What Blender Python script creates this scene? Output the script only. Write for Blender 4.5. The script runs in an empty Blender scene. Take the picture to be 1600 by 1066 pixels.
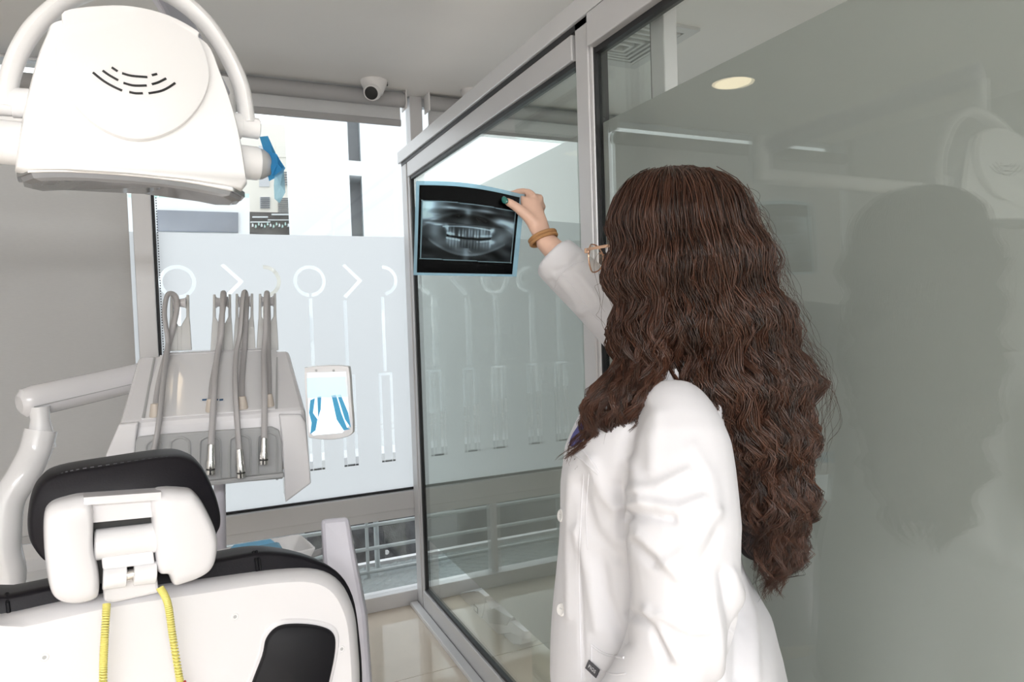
import bpy, bmesh, math, random
import numpy as np
from mathutils import Vector, Matrix
random.seed(7); rng = np.random.default_rng(7)
scene = bpy.context.scene
COL = scene.collection
# ------------------------------------------------------------------ camera (24 mm, eye height 1.45 m)
FPX, CX, CY = 1073.0, 800.0, 533.0
EYE = np.array([0, 0, 1.45])
def _n(v): return v / np.linalg.norm(v)
_Y = _n(np.array([304 - CX, 512 - CY, FPX])); _X = np.array([3125 - CX, 420 - CY, FPX])
_X = _n(_X - _Y * (_X @ _Y)); _Z = np.cross(_X, _Y)
RC = np.stack([_X, _Y, _Z], 1)                       # world -> camera (x right, y down, z forward)
cam = bpy.data.cameras.new('camera'); cam.sensor_width = 36; cam.lens = FPX / 1600 * 36
cam.clip_start = 0.02; cam.clip_end = 300
camo = bpy.data.objects.new('camera', cam); COL.objects.link(camo)
M = Matrix(np.stack([RC[0], -RC[1], -RC[2]], 1).tolist()).to_4x4(); M.translation = Vector(EYE.tolist())
camo.matrix_world = M; scene.camera = camo
scene.view_settings.view_transform = 'Standard'; scene.view_settings.look = 'None'
scene.view_settings.exposure = 0.12; scene.view_settings.gamma = 1.0
scene.view_settings.use_curve_mapping = False
scene.cycles.transparent_max_bounces = 24; scene.cycles.max_bounces = 12
scene.cycles.caustics_reflective = False; scene.cycles.caustics_refractive = False
# ------------------------------------------------------------------ overcast sky
world = bpy.data.worlds.new('sky'); scene.world = world; world.use_nodes = True
world.node_tree.nodes['Background'].inputs[0].default_value = (0.93, 0.965, 1.0, 1)
world.node_tree.nodes['Background'].inputs[1].default_value = 2.0
def area(name, loc, rot, sx, sy, power, col=(1, .98, .96)):
    l = bpy.data.lights.new(name, 'AREA'); l.shape = 'RECTANGLE'; l.size = sx; l.size_y = sy; l.energy = power; l.color = col
    o = bpy.data.objects.new(name, l); COL.objects.link(o); o.location = loc; o.rotation_euler = rot; return o
CEIL = 2.58
for _x, _y in ((-1.15, -2.35), (.15, -2.35), (-.5, -3.1)): area('fill_light', (_x, _y, CEIL - .035), (0, 0, 0), 1.15, .55, 52, (.965, .98, 1.0))  # unseen lamps added behind the camera for frontal fill, like a flash
area('fill_light_next_room', (2.5, 0.2, CEIL - .035), (0, 0, 0), .55, .55, 22)  # unseen lamp added to brighten the partition film from behind

# ------------------------------------------------------------------ pixel/plane helpers (give world points with real depth)
def ray(px, py): return RC.T @ np.array([(px - CX) / FPX, (py - CY) / FPX, 1.0])
def P(px, py, Z): return EYE + ray(px, py) * Z
def Q(px, py, pt, nrm):
    r = ray(px, py); pt = np.asarray(pt, float); nrm = np.asarray(nrm, float)
    return EYE + r * (((pt - EYE) @ nrm) / (r @ nrm))
# ------------------------------------------------------------------ materials
MATS = {}
def mat(name, col, rough=.5, metal=0, spec=.5, coat=0, bump=None, var=None, trans=0, emit=None, sheen=0):
    m = bpy.data.materials.new(name); m.use_nodes = True; nt = m.node_tree; b = nt.nodes['Principled BSDF']
    b.inputs['Base Color'].default_value = (*col, 1); b.inputs['Roughness'].default_value = rough
    b.inputs['Metallic'].default_value = metal; b.inputs['Specular IOR Level'].default_value = spec
    b.inputs['Coat Weight'].default_value = coat; b.inputs['Coat Roughness'].default_value = .05
    b.inputs['Transmission Weight'].default_value = trans; b.inputs['Sheen Weight'].default_value = sheen
    tc = nt.nodes.new('ShaderNodeTexCoord')
    if emit: b.inputs['Emission Color'].default_value = (*emit[:3], 1); b.inputs['Emission Strength'].default_value = emit[3]
    if var:
        n = nt.nodes.new('ShaderNodeTexNoise'); n.inputs['Scale'].default_value = var[0]; n.inputs['Detail'].default_value = 5
        nt.links.new(tc.outputs['Object'], n.inputs['Vector'])
        r = nt.nodes.new('ShaderNodeMapRange'); r.inputs[1].default_value = .3; r.inputs[2].default_value = .7
        r.inputs[3].default_value = 1 - var[1]; r.inputs[4].default_value = 1 + var[1]
        nt.links.new(n.outputs['Fac'], r.inputs[0])
        mx = nt.nodes.new('ShaderNodeVectorMath'); mx.operation = 'SCALE'; mx.inputs[0].default_value = col
        nt.links.new(r.outputs[0], mx.inputs['Scale']); nt.links.new(mx.outputs[0], b.inputs['Base Color'])
    if bump:
        n2 = nt.nodes.new('ShaderNodeTexNoise'); n2.inputs['Scale'].default_value = bump[0]; n2.inputs['Detail'].default_value = 3
        nt.links.new(tc.outputs['Object'], n2.inputs['Vector'])
        bp = nt.nodes.new('ShaderNodeBump'); bp.inputs['Strength'].default_value = bump[1]; bp.inputs['Distance'].default_value = bump[2]
        nt.links.new(n2.outputs['Fac'], bp.inputs['Height']); nt.links.new(bp.outputs['Normal'], b.inputs['Normal'])
    MATS[name] = m; return m
def glass_mat(name, tint, refl=1.0):
    m = bpy.data.materials.new(name); m.use_nodes = True; nt = m.node_tree; nt.nodes.clear()
    out = nt.nodes.new('ShaderNodeOutputMaterial'); mix = nt.nodes.new('ShaderNodeMixShader')
    tr = nt.nodes.new('ShaderNodeBsdfTransparent'); tr.inputs[0].default_value = (*tint, 1)
    gl = nt.nodes.new('ShaderNodeBsdfGlossy'); gl.inputs['Roughness'].default_value = 0.0; gl.inputs[0].default_value = (.95, 1, .97, 1)
    fr = nt.nodes.new('ShaderNodeFresnel'); fr.inputs[0].default_value = 1.5
    ml = nt.nodes.new('ShaderNodeMath'); ml.operation = 'MULTIPLY'; ml.inputs[1].default_value = refl; ml.use_clamp = True
    # the back of a face would otherwise see total reflection: use the outside index on both sides
    geo = nt.nodes.new('ShaderNodeNewGeometry'); ior = nt.nodes.new('ShaderNodeMapRange')
    ior.inputs[3].default_value = 1.5; ior.inputs[4].default_value = 1 / 1.5
    nt.links.new(geo.outputs['Backfacing'], ior.inputs[0]); nt.links.new(ior.outputs[0], fr.inputs[0])
    nt.links.new(fr.outputs[0], ml.inputs[0]); nt.links.new(ml.outputs[0], mix.inputs[0])
    nt.links.new(tr.outputs[0], mix.inputs[1]); nt.links.new(gl.outputs[0], mix.inputs[2]); nt.links.new(mix.outputs[0], out.inputs[0])
    MATS[name] = m; return m
def sheet_mat(name, dif, trl, clear=0.0, clearcol=(1, 1, 1), mixt=.5, weave=None):
    """thin translucent sheet: diffuse + translucent, optionally a share that lets you see straight through"""
    m = bpy.data.materials.new(name); m.use_nodes = True; nt = m.node_tree; nt.nodes.clear()
    out = nt.nodes.new('ShaderNodeOutputMaterial'); a = nt.nodes.new('ShaderNodeMixShader'); b = nt.nodes.new('ShaderNodeMixShader')
    d = nt.nodes.new('ShaderNodeBsdfDiffuse'); d.inputs[0].default_value = (*dif, 1)
    t = nt.nodes.new('ShaderNodeBsdfTranslucent'); t.inputs[0].default_value = (*trl, 1)
    c = nt.nodes.new('ShaderNodeBsdfTransparent'); c.inputs[0].default_value = (*clearcol, 1)
    a.inputs[0].default_value = mixt; b.inputs[0].default_value = clear
    nt.links.new(d.outputs[0], a.inputs[1]); nt.links.new(t.outputs[0], a.inputs[2])
    nt.links.new(a.outputs[0], b.inputs[1]); nt.links.new(c.outputs[0], b.inputs[2]); nt.links.new(b.outputs[0], out.inputs[0])
    if weave:
        tc = nt.nodes.new('ShaderNodeTexCoord'); mp = nt.nodes.new('ShaderNodeMapping'); mp.inputs['Scale'].default_value = (40, 40, 700)
        n = nt.nodes.new('ShaderNodeTexNoise'); n.inputs['Scale'].default_value = 1.0; n.inputs['Detail'].default_value = 2
        nt.links.new(tc.outputs['Object'], mp.inputs[0]); nt.links.new(mp.outputs[0], n.inputs['Vector'])
        r = nt.nodes.new('ShaderNodeMapRange'); r.inputs[3].default_value = 1 - weave; r.inputs[4].default_value = 1 + weave
        nt.links.new(n.outputs['Fac'], r.inputs[0])
        mx = nt.nodes.new('ShaderNodeVectorMath'); mx.operation = 'SCALE'; mx.inputs[0].default_value = dif
        nt.links.new(r.outputs[0], mx.inputs['Scale']); nt.links.new(mx.outputs[0], d.inputs[0])
    MATS[name] = m; return m
def attr_mat(name, rough=.4, spec=.5, translucent=0.0, clear=0.0, coat=0):
    m = bpy.data.materials.new(name); m.use_nodes = True; nt = m.node_tree; b = nt.nodes['Principled BSDF']; out = nt.nodes['Material Output']
    at = nt.nodes.new('ShaderNodeAttribute'); at.attribute_name = 'tint'
    nt.links.new(at.outputs['Color'], b.inputs['Base Color']); b.inputs['Roughness'].default_value = rough
    b.inputs['Specular IOR Level'].default_value = spec; b.inputs['Coat Weight'].default_value = coat
    if translucent or clear:
        t = nt.nodes.new('ShaderNodeBsdfTranslucent'); c = nt.nodes.new('ShaderNodeBsdfTransparent')
        nt.links.new(at.outputs['Color'], t.inputs[0]); nt.links.new(at.outputs['Color'], c.inputs[0])
        m1 = nt.nodes.new('ShaderNodeMixShader'); m1.inputs[0].default_value = translucent
        m2 = nt.nodes.new('ShaderNodeMixShader'); m2.inputs[0].default_value = clear
        nt.links.new(b.outputs[0], m1.inputs[1]); nt.links.new(t.outputs[0], m1.inputs[2])
        nt.links.new(m1.outputs[0], m2.inputs[1]); nt.links.new(c.outputs[0], m2.inputs[2]); nt.links.new(m2.outputs[0], out.inputs[0])
    MATS[name] = m; return m
mat('alu', (.64, .635, .645), .38, .15)
mat('alu_light', (.72, .72, .73), .35, .15)
mat('gasket', (.015, .015, .017), .5)
mat('ceiling', (.84, .825, .805), .75, bump=(30, .05, .002), var=(1.5, .03))
mat('wall', (.84, .835, .83), .7, bump=(60, .05, .002))
mat('tile', (.74, .65, .545), .06, spec=.6, var=(3, .06))
mat('grout', (.30, .26, .22), .8)
glass_mat('glass', (.985, .995, .99))
glass_mat('glass_green', (.95, .972, .962), 1.4)
sheet_mat('window_film', (.80, .82, .84), (.95, .96, .97), .0, mixt=.84)
sheet_mat('partition_film', (.60, .61, .595), (.54, .555, .54), .07, mixt=.45)
sheet_mat('blind_fabric', (.66, .64, .62), (.68, .655, .635), .13, mixt=.5, weave=.12)
mat('blind_bar', (.40, .395, .40), .5)
mat('white_plastic', (.74, .73, .75), .22, coat=.3)
mat('white_gloss', (.80, .795, .81), .15, coat=.4)
mat('lamp_white', (.93, .925, .93), .28, coat=.15)
mat('grey_tray', (.42, .425, .43), .45)
mat('hose_grey', (.46, .445, .45), .45)
mat('beige', (.62, .55, .48), .5)
mat('chrome', (.72, .71, .70), .18, 1.0)
mat('steel', (.55, .55, .56), .3, 1.0)
mat('leather', (.009, .008, .011), .45, spec=.22, bump=(420, .15, .001))
mat('black_pad', (.008, .008, .010), .5, spec=.2)
mat('dark', (.012, .012, .013), .5)
mat('thread', (.10, .10, .11), .7)
mat('yellow', (.76, .69, .20), .4)
mat('red', (.55, .03, .03), .35)
mat('lavender', (.66, .645, .72), .35)
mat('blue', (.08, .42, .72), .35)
sheet_mat('blue_film', (.10, .42, .72), (.12, .50, .80), .35, (.45, .78, .95), mixt=.5)
sheet_mat('clear_film', (.45, .72, .86), (.6, .8, .9), .55, (.8, .93, .98), mixt=.5)
mat('lens', (.22, .22, .23), .08, coat=.5)
mat('coat', (.71, .705, .735), .8, bump=(900, .05, .001), sheen=.1)
mat('scrubs', (.10, .10, .30), .8)
mat('trousers', (.05, .055, .12), .8)
mat('skin', (.72, .47, .36), .5, var=(40, .05))
mat('nail', (.015, .16, .14), .12, coat=.8)
mat('tan_band', (.42, .22, .09), .6)
mat('gold', (.75, .50, .36), .25, .9)
mat('lens_glass', (.9, .9, .9), .05, trans=.9)
mat('button', (.80, .79, .78), .25, coat=.3)
mat('tag', (.07, .07, .08), .6)
mat('tag_text', (.6, .6, .62), .6)
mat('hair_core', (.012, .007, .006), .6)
attr_mat('hair', .30, .5)
attr_mat('xray', .25, .4, translucent=.62, clear=.55)
mat('shoe', (.8, .8, .8), .5)
mat('building_white', (.66, .69, .71), .8, var=(.4, .02))
mat('building_grey', (.55, .56, .58), .8)
mat('building_beige', (.78, .75, .68), .8, var=(.3, .03))
mat('window_dark', (.16, .17, .19), .2)
mat('shop_dark', (.07, .065, .065), .5, var=(1.2, .5))
mat('sign_dark', (.16, .18, .22), .3, var=(1.2, .25))
mat('green_glass', (.45, .62, .58), .15)
mat('asphalt', (.07, .07, .075), .85, var=(12, .5), bump=(60, .4, .01))
mat('rail_paint', (.42, .46, .47), .4)
mat('ac_white', (.10, .10, .105), .5)
mat('pavement', (.33, .33, .33), .9, var=(2, .15))
mat('camera_white', (.80, .78, .77), .35)
mat('downlight', (.9, .8, .65), .5, emit=(1.0, .80, .55, 4.5))
mat('fill_emit', (.9, .9, .9), .5, emit=(1, .98, .96, 3.0))  # glow of the added fill panels
mat('screen_glow', (.85, .92, .95), .3, emit=(.80, .92, 1.0, .55))
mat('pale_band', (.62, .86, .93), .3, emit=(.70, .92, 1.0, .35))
mat('vent_white', (.62, .62, .61), .5)
mat('logo_blue', (.03, .10, .22), .5)

# ------------------------------------------------------------------ mesh helpers
class MB:
    def __init__(s): s.v = []; s.f = []
    def add(s, vs, fs):
        o = len(s.v); s.v += [tuple(map(float, v)) for v in vs]; s.f += [tuple(i + o for i in f) for f in fs]; return s
    def box(s, x0, x1, y0, y1, z0, z1):
        return s.add([(x, y, z) for z in (z0, z1) for y in (y0, y1) for x in (x0, x1)],
                     [(0, 2, 3, 1), (4, 5, 7, 6), (0, 1, 5, 4), (2, 6, 7, 3), (0, 4, 6, 2), (1, 3, 7, 5)])
    def obox(s, c, ax, ay, az):
        c, ax, ay, az = map(lambda q: np.asarray(q, float), (c, ax, ay, az))
        return s.add([c + i * ax + j * ay + k * az for k in (-1, 1) for j in (-1, 1) for i in (-1, 1)],
                     [(0, 2, 3, 1), (4, 5, 7, 6), (0, 1, 5, 4), (2, 6, 7, 3), (0, 4, 6, 2), (1, 3, 7, 5)])
    def loft(s, secs, cap=True, closed=True):
        n = len(secs[0]); o = len(s.v)
        for sec in secs: s.v += [tuple(map(float, p)) for p in sec]
        for i in range(len(secs) - 1):
            for j in range(n if closed else n - 1):
                k = (j + 1) % n
                s.f.append((o + i * n + j, o + i * n + k, o + (i + 1) * n + k, o + (i + 1) * n + j))
        if cap:
            s.f.append(tuple(o + j for j in range(n))[::-1]); s.f.append(tuple(o + (len(secs) - 1) * n + j for j in range(n)))
        return s
    def tube(s, path, rad, n=10, cap=True, flat=None):
        path = [np.asarray(p, float) for p in path]; secs = []
        if np.isscalar(rad): rad = [rad] * len(path)
        up = None
        for i, p in enumerate(path):
            t = _n(path[min(i + 1, len(path) - 1)] - path[max(i - 1, 0)])
            if up is None:
                up = np.array([0, 0, 1.]) if abs(t[2]) < .9 else np.array([1., 0, 0])
                if flat is not None: up = np.asarray(flat, float)
            a = _n(np.cross(t, up)); b = np.cross(a, t); up = b
            ra, rb = (rad[i] if not np.isscalar(rad[i]) else (rad[i], rad[i]))
            secs.append([p + a * ra * math.cos(q) + b * rb * math.sin(q) for q in np.linspace(0, 2 * math.pi, n, endpoint=False)])
        return s.loft(secs, cap)
    def shell(s, pts, nrm, prof):
        """outline in 3D, lofted along nrm: prof = [(offset, scale about the centroid)]"""
        pts = [np.asarray(p, float) for p in pts]; c = sum(pts) / len(pts); nrm = np.asarray(nrm, float)
        return s.loft([[c + (p - c) * sc + nrm * d for p in pts] for d, sc in prof])
    def lathe(s, base, axis, prof, n=24):
        base = np.asarray(base, float); t = _n(np.asarray(axis, float))
        a = _n(np.cross(t, [0, 0, 1.] if abs(t[2]) < .9 else [1., 0, 0])); b = np.cross(t, a)
        return s.loft([[base + t * d + (a * math.cos(q) + b * math.sin(q)) * max(r, 1e-4) for q in np.linspace(0, 2 * math.pi, n, endpoint=False)] for d, r in prof])
    def mesh(s, name):
        m = bpy.data.meshes.new(name); m.from_pydata(s.v, [], s.f); m.validate()
        bm = bmesh.new(); bm.from_mesh(m); bmesh.ops.recalc_face_normals(bm, faces=bm.faces); bm.to_mesh(m); bm.free(); return m
def spline(pts, n=8, closed=False):
    p = [np.asarray(q, float) for q in pts]; N = len(p); out = []
    for i in range(N if closed else N - 1):
        g = (lambda k: p[k % N]) if closed else (lambda k: p[min(max(k, 0), N - 1)])
        a, b, c, d = g(i - 1), g(i), g(i + 1), g(i + 2)
        for t in np.linspace(0, 1, n, endpoint=False):
            out.append(.5 * ((2 * b) + (c - a) * t + (2 * a - 5 * b + 4 * c - d) * t * t + (3 * b - a - 3 * c + d) * t ** 3))
    if not closed: out.append(p[-1])
    return out
def loc_of(p):
    v = Vector((0, 0, 0))
    while p is not None: v += p.location; p = p.parent
    return v
def obj(name, mb, m, parent=None, smooth=False, bevel=0, sub=0, angle=40):
    me = mb.mesh(name) if isinstance(mb, MB) else mb
    o = bpy.data.objects.new(name, me); COL.objects.link(o)
    if m: me.materials.append(MATS[m])
    if parent is not None: o.parent = parent; o.location = -loc_of(parent)
    if smooth:
        me.polygons.foreach_set('use_smooth', [True] * len(me.polygons)); me.set_sharp_from_angle(angle=math.radians(angle))
    if bevel:
        b = o.modifiers.new('bevel', 'BEVEL'); b.width = bevel; b.segments = 2; b.limit_method = 'ANGLE'
    if sub:
        q = o.modifiers.new('sub', 'SUBSURF'); q.levels = sub; q.render_levels = sub
    return o
def tag(o, label, cat, group=None):
    o['label'] = label; o['category'] = cat
    if group: o['group'] = group
    return o
def thing(name, label, cat, loc=(0, 0, 0), group=None):
    o = bpy.data.objects.new(name, None); COL.objects.link(o); o.location = Vector([float(c) for c in loc]); o.empty_display_size = .1
    return tag(o, label, cat, group)
def struct(name, mb=None, m=None, parent=None, **k):
    if mb is None:
        o = bpy.data.objects.new(name, None); COL.objects.link(o)
    else: o = obj(name, mb, m, parent, **k)
    if parent is None: o['kind'] = 'structure'
    return o
def part(p, name, m, mb, **k): return obj(name, mb, m, p, **k)

# ================================================================== THE ROOM
PX, WY = .992, 3.40           # glass partition plane, window plane
X0, X1, Y0 = -2.1, 3.7, -3.7
fl = struct('floor', MB().box(X0 - .1, X1 + .1, Y0 - .1, WY + .12, -.08, -.004), 'grout')
T = .80; tm = MB().box(-.3985, .3985, -.3985, .3985, -.0035, 0).mesh('tile'); tm.materials.append(MATS['tile'])
for i in range(10):
    for j in range(13):
        x, y = .585 - 3.6 + T * (i + .5), WY + .08 - T * (j + .5)
        if x > X1 + .1 or y < Y0: continue
        o = bpy.data.objects.new('tile', tm); COL.objects.link(o); o.parent = fl; o.location = (x, y, 0)
struct('ceiling', MB().box(X0 - .1, X1 + .1, Y0 - .1, WY + .14, CEIL, CEIL + .1), 'ceiling')
struct('wall_left', MB().box(X0 - .1, X0, Y0 - .1, WY + .1, 0, CEIL), 'wall')
struct('wall_back', MB().box(X0, X1, Y0 - .1, Y0, 0, CEIL), 'wall')
struct('wall_right', MB().box(X1, X1 + .1, Y0 - .1, WY + .1, 0, CEIL), 'wall')

# ---- window wall: aluminium members, glass, frosted film with cut-out dental tools
SILL_T, SILL_B = .585, .495
FILM_T = 1.874
wf = struct('window_1')                                    # the room's own windows
wf.location = (0, 0, 0)
def mem(name, x0, x1, z0, z1, y0=WY - .03, y1=WY + .05, m='alu', par=wf):
    return part(par, name, m, MB().box(x0, x1, y0, y1, z0, z1), bevel=.003)
mem('mullion', -.222, -.148, 0, CEIL); mem('mullion', 1.03, 1.095, 0, CEIL)
mem('window_rail', X0, -.222, SILL_B, SILL_T); mem('window_rail', -.148, 1.03, SILL_B, SILL_T)
mem('bottom_rail', X0, -.222, 0, .075); mem('bottom_rail', -.148, 1.03, 0, .075)
mem('sill_lip', -.148, 1.03, SILL_B - .045, SILL_B, WY - .012, WY + .03)
mem('head_rail', X0, 1.03, CEIL - .012, CEIL, WY + .0, WY + .05, 'alu_light')
mem('lower_mullion', .545, .585, .075, SILL_B - .045, WY - .01, WY + .04)
for a, b in ((X0, -.222), (-.148, 1.03)):
    part(wf, 'gasket', 'gasket', MB().box(a, b, WY - .004, WY + .02, SILL_T, SILL_T + .012))
    part(wf, 'pane', 'glass', MB().box(a, b, WY + .008, WY + .016, SILL_T + .008, CEIL - .012))
    part(wf, 'lower_pane', 'glass', MB().box(a, b, WY + .008, WY + .016, .075, SILL_B))
part(wf, 'side_gasket', 'gasket', MB().box(-.148, -.136, WY - .004, WY + .02, SILL_T, CEIL - .04))
wn = struct('window_2')                                    # the neighbouring room's windows, seen through the partition
mem('bottom_rail', 1.095, X1, 0, .075, par=wn); mem('window_rail', 1.095, X1, SILL_B, SILL_T, par=wn)
mem('head_rail', 1.095, X1, CEIL - .04, CEIL, WY + .0, WY + .05, 'alu_light', par=wn); mem('mullion', 2.3, 2.37, 0, CEIL, par=wn)
for a, b in ((1.095, 2.3), (2.37, X1)):
    part(wn, 'pane', 'glass', MB().box(a, b, WY + .008, WY + .016, SILL_T, CEIL - .04))
    part(wn, 'lower_pane', 'glass', MB().box(a, b, WY + .008, WY + .016, .075, SILL_B))
def film_mesh(x0, x1, z0, z1, icons, y):
    cu = bpy.data.curves.new('film', 'CURVE'); cu.dimensions = '2D'; cu.fill_mode = 'BOTH'
    def poly(pts):
        s = cu.splines.new('POLY'); s.points.add(len(pts) - 1)
        for p, q in zip(s.points, pts): p.co = (q[0], q[1], 0, 1)
        s.use_cyclic_u = True
    poly([(x0, z0), (x1, z0), (x1, z1), (x0, z1)])
    R, w = .076, .0085
    for kind, cx in icons:
        zc = 1.655; sx = cx
        arc = lambda r, a0, a1, n=28: [(cx + r * math.cos(math.radians(a)), zc + r * math.sin(math.radians(a))) for a in np.linspace(a0, a1, n)]
        if kind == 'O':
            poly(arc(R, -86, 266, 50) + arc(R - 2 * w, 266, -86, 50))
        elif kind == 'D':
            poly(arc(R, -80, 90) + arc(R - 2 * w, 90, -80)); sx = cx - .004
        else:
            poly([(cx - .045, zc + .075), (cx - .03, zc + .082), (cx + .052, zc), (cx - .03, zc - .085), (cx - .045, zc - .075), (cx + .028, zc)]); sx = cx - .038
        top = zc - R - .006 if kind != 'V' else zc - .095
        poly([(sx - w, 1.20), (sx + w, 1.20), (sx + w, top), (sx - w, top)])
        a, b, zt, zm, zb = sx - .035, sx + .035, 1.192, .92, .74
        for (p, q) in ((a, a + .014), (b - .014, b)):
            poly([(p, zm + .016), (q, zm + .016), (q, zt - .016), (p, zt - .016)]); poly([(p, zb), (q, zb), (q, zm - .016), (p, zm - .016)])
            poly([(p, zm - .012), (q, zm - .012), (q, zm + .012), (p, zm + .012)])
        poly([(a, zt - .014), (b, zt - .014), (b, zt), (a, zt)])
        poly([(a + .016, zb), (b - .016, zb), (b - .016, zb + .013), (a + .016, zb + .013)])
    tmp = bpy.data.objects.new('film_tmp', cu); COL.objects.link(tmp)
    dg = bpy.context.evaluated_depsgraph_get(); me = bpy.data.meshes.new_from_object(tmp.evaluated_get(dg))
    bpy.data.objects.remove(tmp); bpy.data.curves.remove(cu)
    for v in me.vertices: v.co = Vector((v.co.x, y, v.co.y))
    me.name = 'frosted_film'; return me
icx = lambda px: Q(px, 435, (0, WY, 0), (0, 1, 0))[0]
part(wf, 'frosted_film', 'window_film', film_mesh(-.136, 1.03, SILL_T + .012, FILM_T, [('O', icx(277)), ('V', icx(362)), ('D', icx(412)), ('O', icx(484)), ('V', icx(550)), ('D', icx(598))], WY + .004))
part(wf, 'frosted_film', 'window_film', film_mesh(X0, -.222, SILL_T + .012, FILM_T, [('V', icx(20)), ('D', icx(95)), ('O', icx(168)), ('O', icx(-75)), ('V', icx(-190))], WY + .004))
part(wn, 'frosted_film', 'window_film', film_mesh(1.095, 2.3, SILL_T + .012, FILM_T, [], WY + .004))
# ---- glass partition
PT, PFT, PFB = 2.295, 1.955, .364
pw = struct('wall_partition')
def pm(name, y0, y1, z0, z1, x0=PX - .028, x1=PX + .028, m='alu', bev=.003):
    return part(pw, name, m, MB().box(x0, x1, y0, y1, z0, z1), bevel=bev)
pm('corner_post', 3.29, 3.368, 0, PT - .05, PX - .018, PX + .02); pm('corner_channel', 3.262, 3.29, 0.0, PT - .05, PX - .012, PX + .028, 'alu')
pm('top_rail', Y0, 3.39, PT - .058, PT, PX - .03, PX + .05, 'alu_light')
pm('track_gap', Y0, 3.36, PT - .075, PT - .058, PX - .02, PX + .03, 'gasket', 0)
pm('door_rail', 1.66, 3.27, PT - .145, PT - .072, PX - .018, PX + .028)
pm('door_rail', Y0, 1.56, PT - .145, PT - .06, PX - .03, PX + .028)
pm('top_gasket', 1.66, 3.262, PT - .160, PT - .145, PX - .008, PX + .018, 'gasket', 0)
pm('top_gasket', Y0, 1.56, PT - .160, PT - .145, PX - .008, PX + .018, 'gasket', 0)
pm('floor_track', Y0, 3.36, 0, .022, PX - .06, PX - .022, 'alu_light'); pm('bottom_rail', Y0, 3.262, 0, .105, PX - .018, PX + .028)
pm('bottom_gasket', Y0, 3.262, .105, .118, PX - .008, PX + .018, 'gasket', 0)
pyy = lambda px, x=PX - .02: float(Q(px, 60, (x, 0, 0), (1, 0, 0))[1])
pm('post', pyy(917), pyy(898), 0, PT - .05, PX - .02, PX + .03); pm('post_lip', pyy(921), pyy(917), 0, PT - .06, PX - .014, PX + .03, 'alu_light')
pm('post_gasket', 1.555, pyy(921), .1, PT - .14, PX - .01, PX + .03, 'gasket', 0)
pm('side_gasket', 3.246, 3.262, .1, PT - .14, PX - .008, PX + .018, 'gasket', 0)
for a, b in ((1.675, 3.25), (Y0, 1.555)):
    part(pw, 'pane', 'glass_green', MB().box(PX, PX + .010, a, b, .105, PT - .145))
    part(pw, 'frosted_film', 'partition_film', MB().box(PX + .0104, PX + .0112, a, b, PFB, PFT))
# the sliding leaf parked behind
sl = struct('door_1')
part(sl, 'stile', 'alu', MB().box(PX + .045, PX + .085, pyy(1037, PX + .045), pyy(1016, PX + .045), .02, PT - .06), bevel=.003)
part(sl, 'stile_gasket', 'gasket', MB().box(PX + .052, PX + .078, pyy(1016, PX + .045), pyy(1012, PX + .045), .05, PT - .10))
part(sl, 'pane', 'glass_green', MB().box(PX + .060, PX + .068, pyy(1012, PX + .045), 2.2, .08, PT - .10))
part(sl, 'top_rail', 'alu', MB().box(PX + .05, PX + .085, 1.40, 2.2, PT - .10, PT - .06)); part(sl, 'bottom_rail', 'alu', MB().box(PX + .05, PX + .085, 1.40, 2.2, .0, .08))

# ---- roller blinds
def blind(x0, x1, bottom, label, chain=None, drop=0):
    CEIL_ = CEIL; CEILB = CEIL - drop
    b = thing('roller_blind', label, 'blind', ((x0 + x1) / 2, WY - .06, CEIL), 'roller blinds along the window wall')
    part(b, 'roller_tube', 'blind_bar', MB().tube([(x0, WY - .075, CEILB - .042), (x1, WY - .075, CEILB - .042)], .036, 20), smooth=True)
    part(b, 'fabric', 'blind_fabric', MB().box(x0 + .01, x1 - .01, WY - .0462, WY - .0456, bottom, CEILB - .045))
    part(b, 'hem_bar', 'blind_bar', MB().box(x0 + .008, x1 - .008, WY - .053, WY - .039, bottom - .028, bottom + .004), bevel=.003)
    for x in (x0 - .006, x1 + .001):
        part(b, 'bracket', 'camera_white', MB().box(x, x + .006, WY - .115, WY - .035, CEIL - .09, CEIL), bevel=.001)
    if chain is not None:
        c = MB()
        for k in range(150):
            z = CEIL - .07 - k * .0115; c.lathe((chain, WY - .05, z), (0, 0, 1), [(-.003, .001), (0, .003), (.003, .001)], 6)
        part(b, 'bead_chain', 'dark', c)
    return b
blind(-.13, .985, 2.445, 'rolled-up grey roller blind above the clear window beside the glass partition', -.127)
blind(X0 + .02, -.226, .62, 'lowered grey fabric roller blind behind the dental lamp and instrument unit', drop=.085)
blind(1.11, 2.29, 2.43, 'rolled-up roller blind in the neighbouring room beyond the glass partition')

# ---- ceiling fittings
def panel(x, y, lab):  # out-of-view panels added to house the fill lamps
    p = thing('fill_panel', lab, 'ceiling light', (x, y, CEIL), 'added fill panels')
    part(p, 'frame', 'vent_white', MB().box(x - .6, x + .6, y - .3, y + .3, CEIL - .02, CEIL), bevel=.004)  # frame of the added fill panel
    part(p, 'diffuser', 'fill_emit', MB().box(x - .575, x + .575, y - .275, y + .275, CEIL - .024, CEIL - .02))  # glowing face of the added fill panel
panel(-1.15, -2.35, 'added ceiling fill panel beside the left wall at the back of the room'); panel(.15, -2.35, 'added ceiling fill panel beside the glass partition at the back of the room'); panel(-.5, -3.1, 'added ceiling fill panel closest to the back wall')
def downlight(x, y, lab):
    d = thing('downlight', lab, 'ceiling light', (x, y, CEIL))
    part(d, 'trim_ring', 'vent_white', MB().lathe((x, y, CEIL), (0, 0, -1), [(0, .105), (.006, .105), (.008, .098), (.004, .094)], 40), smooth=True)
    part(d, 'diffuser', 'downlight', MB().lathe((x, y, CEIL), (0, 0, -1), [(0, .094), (.005, .094)], 40))
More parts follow.
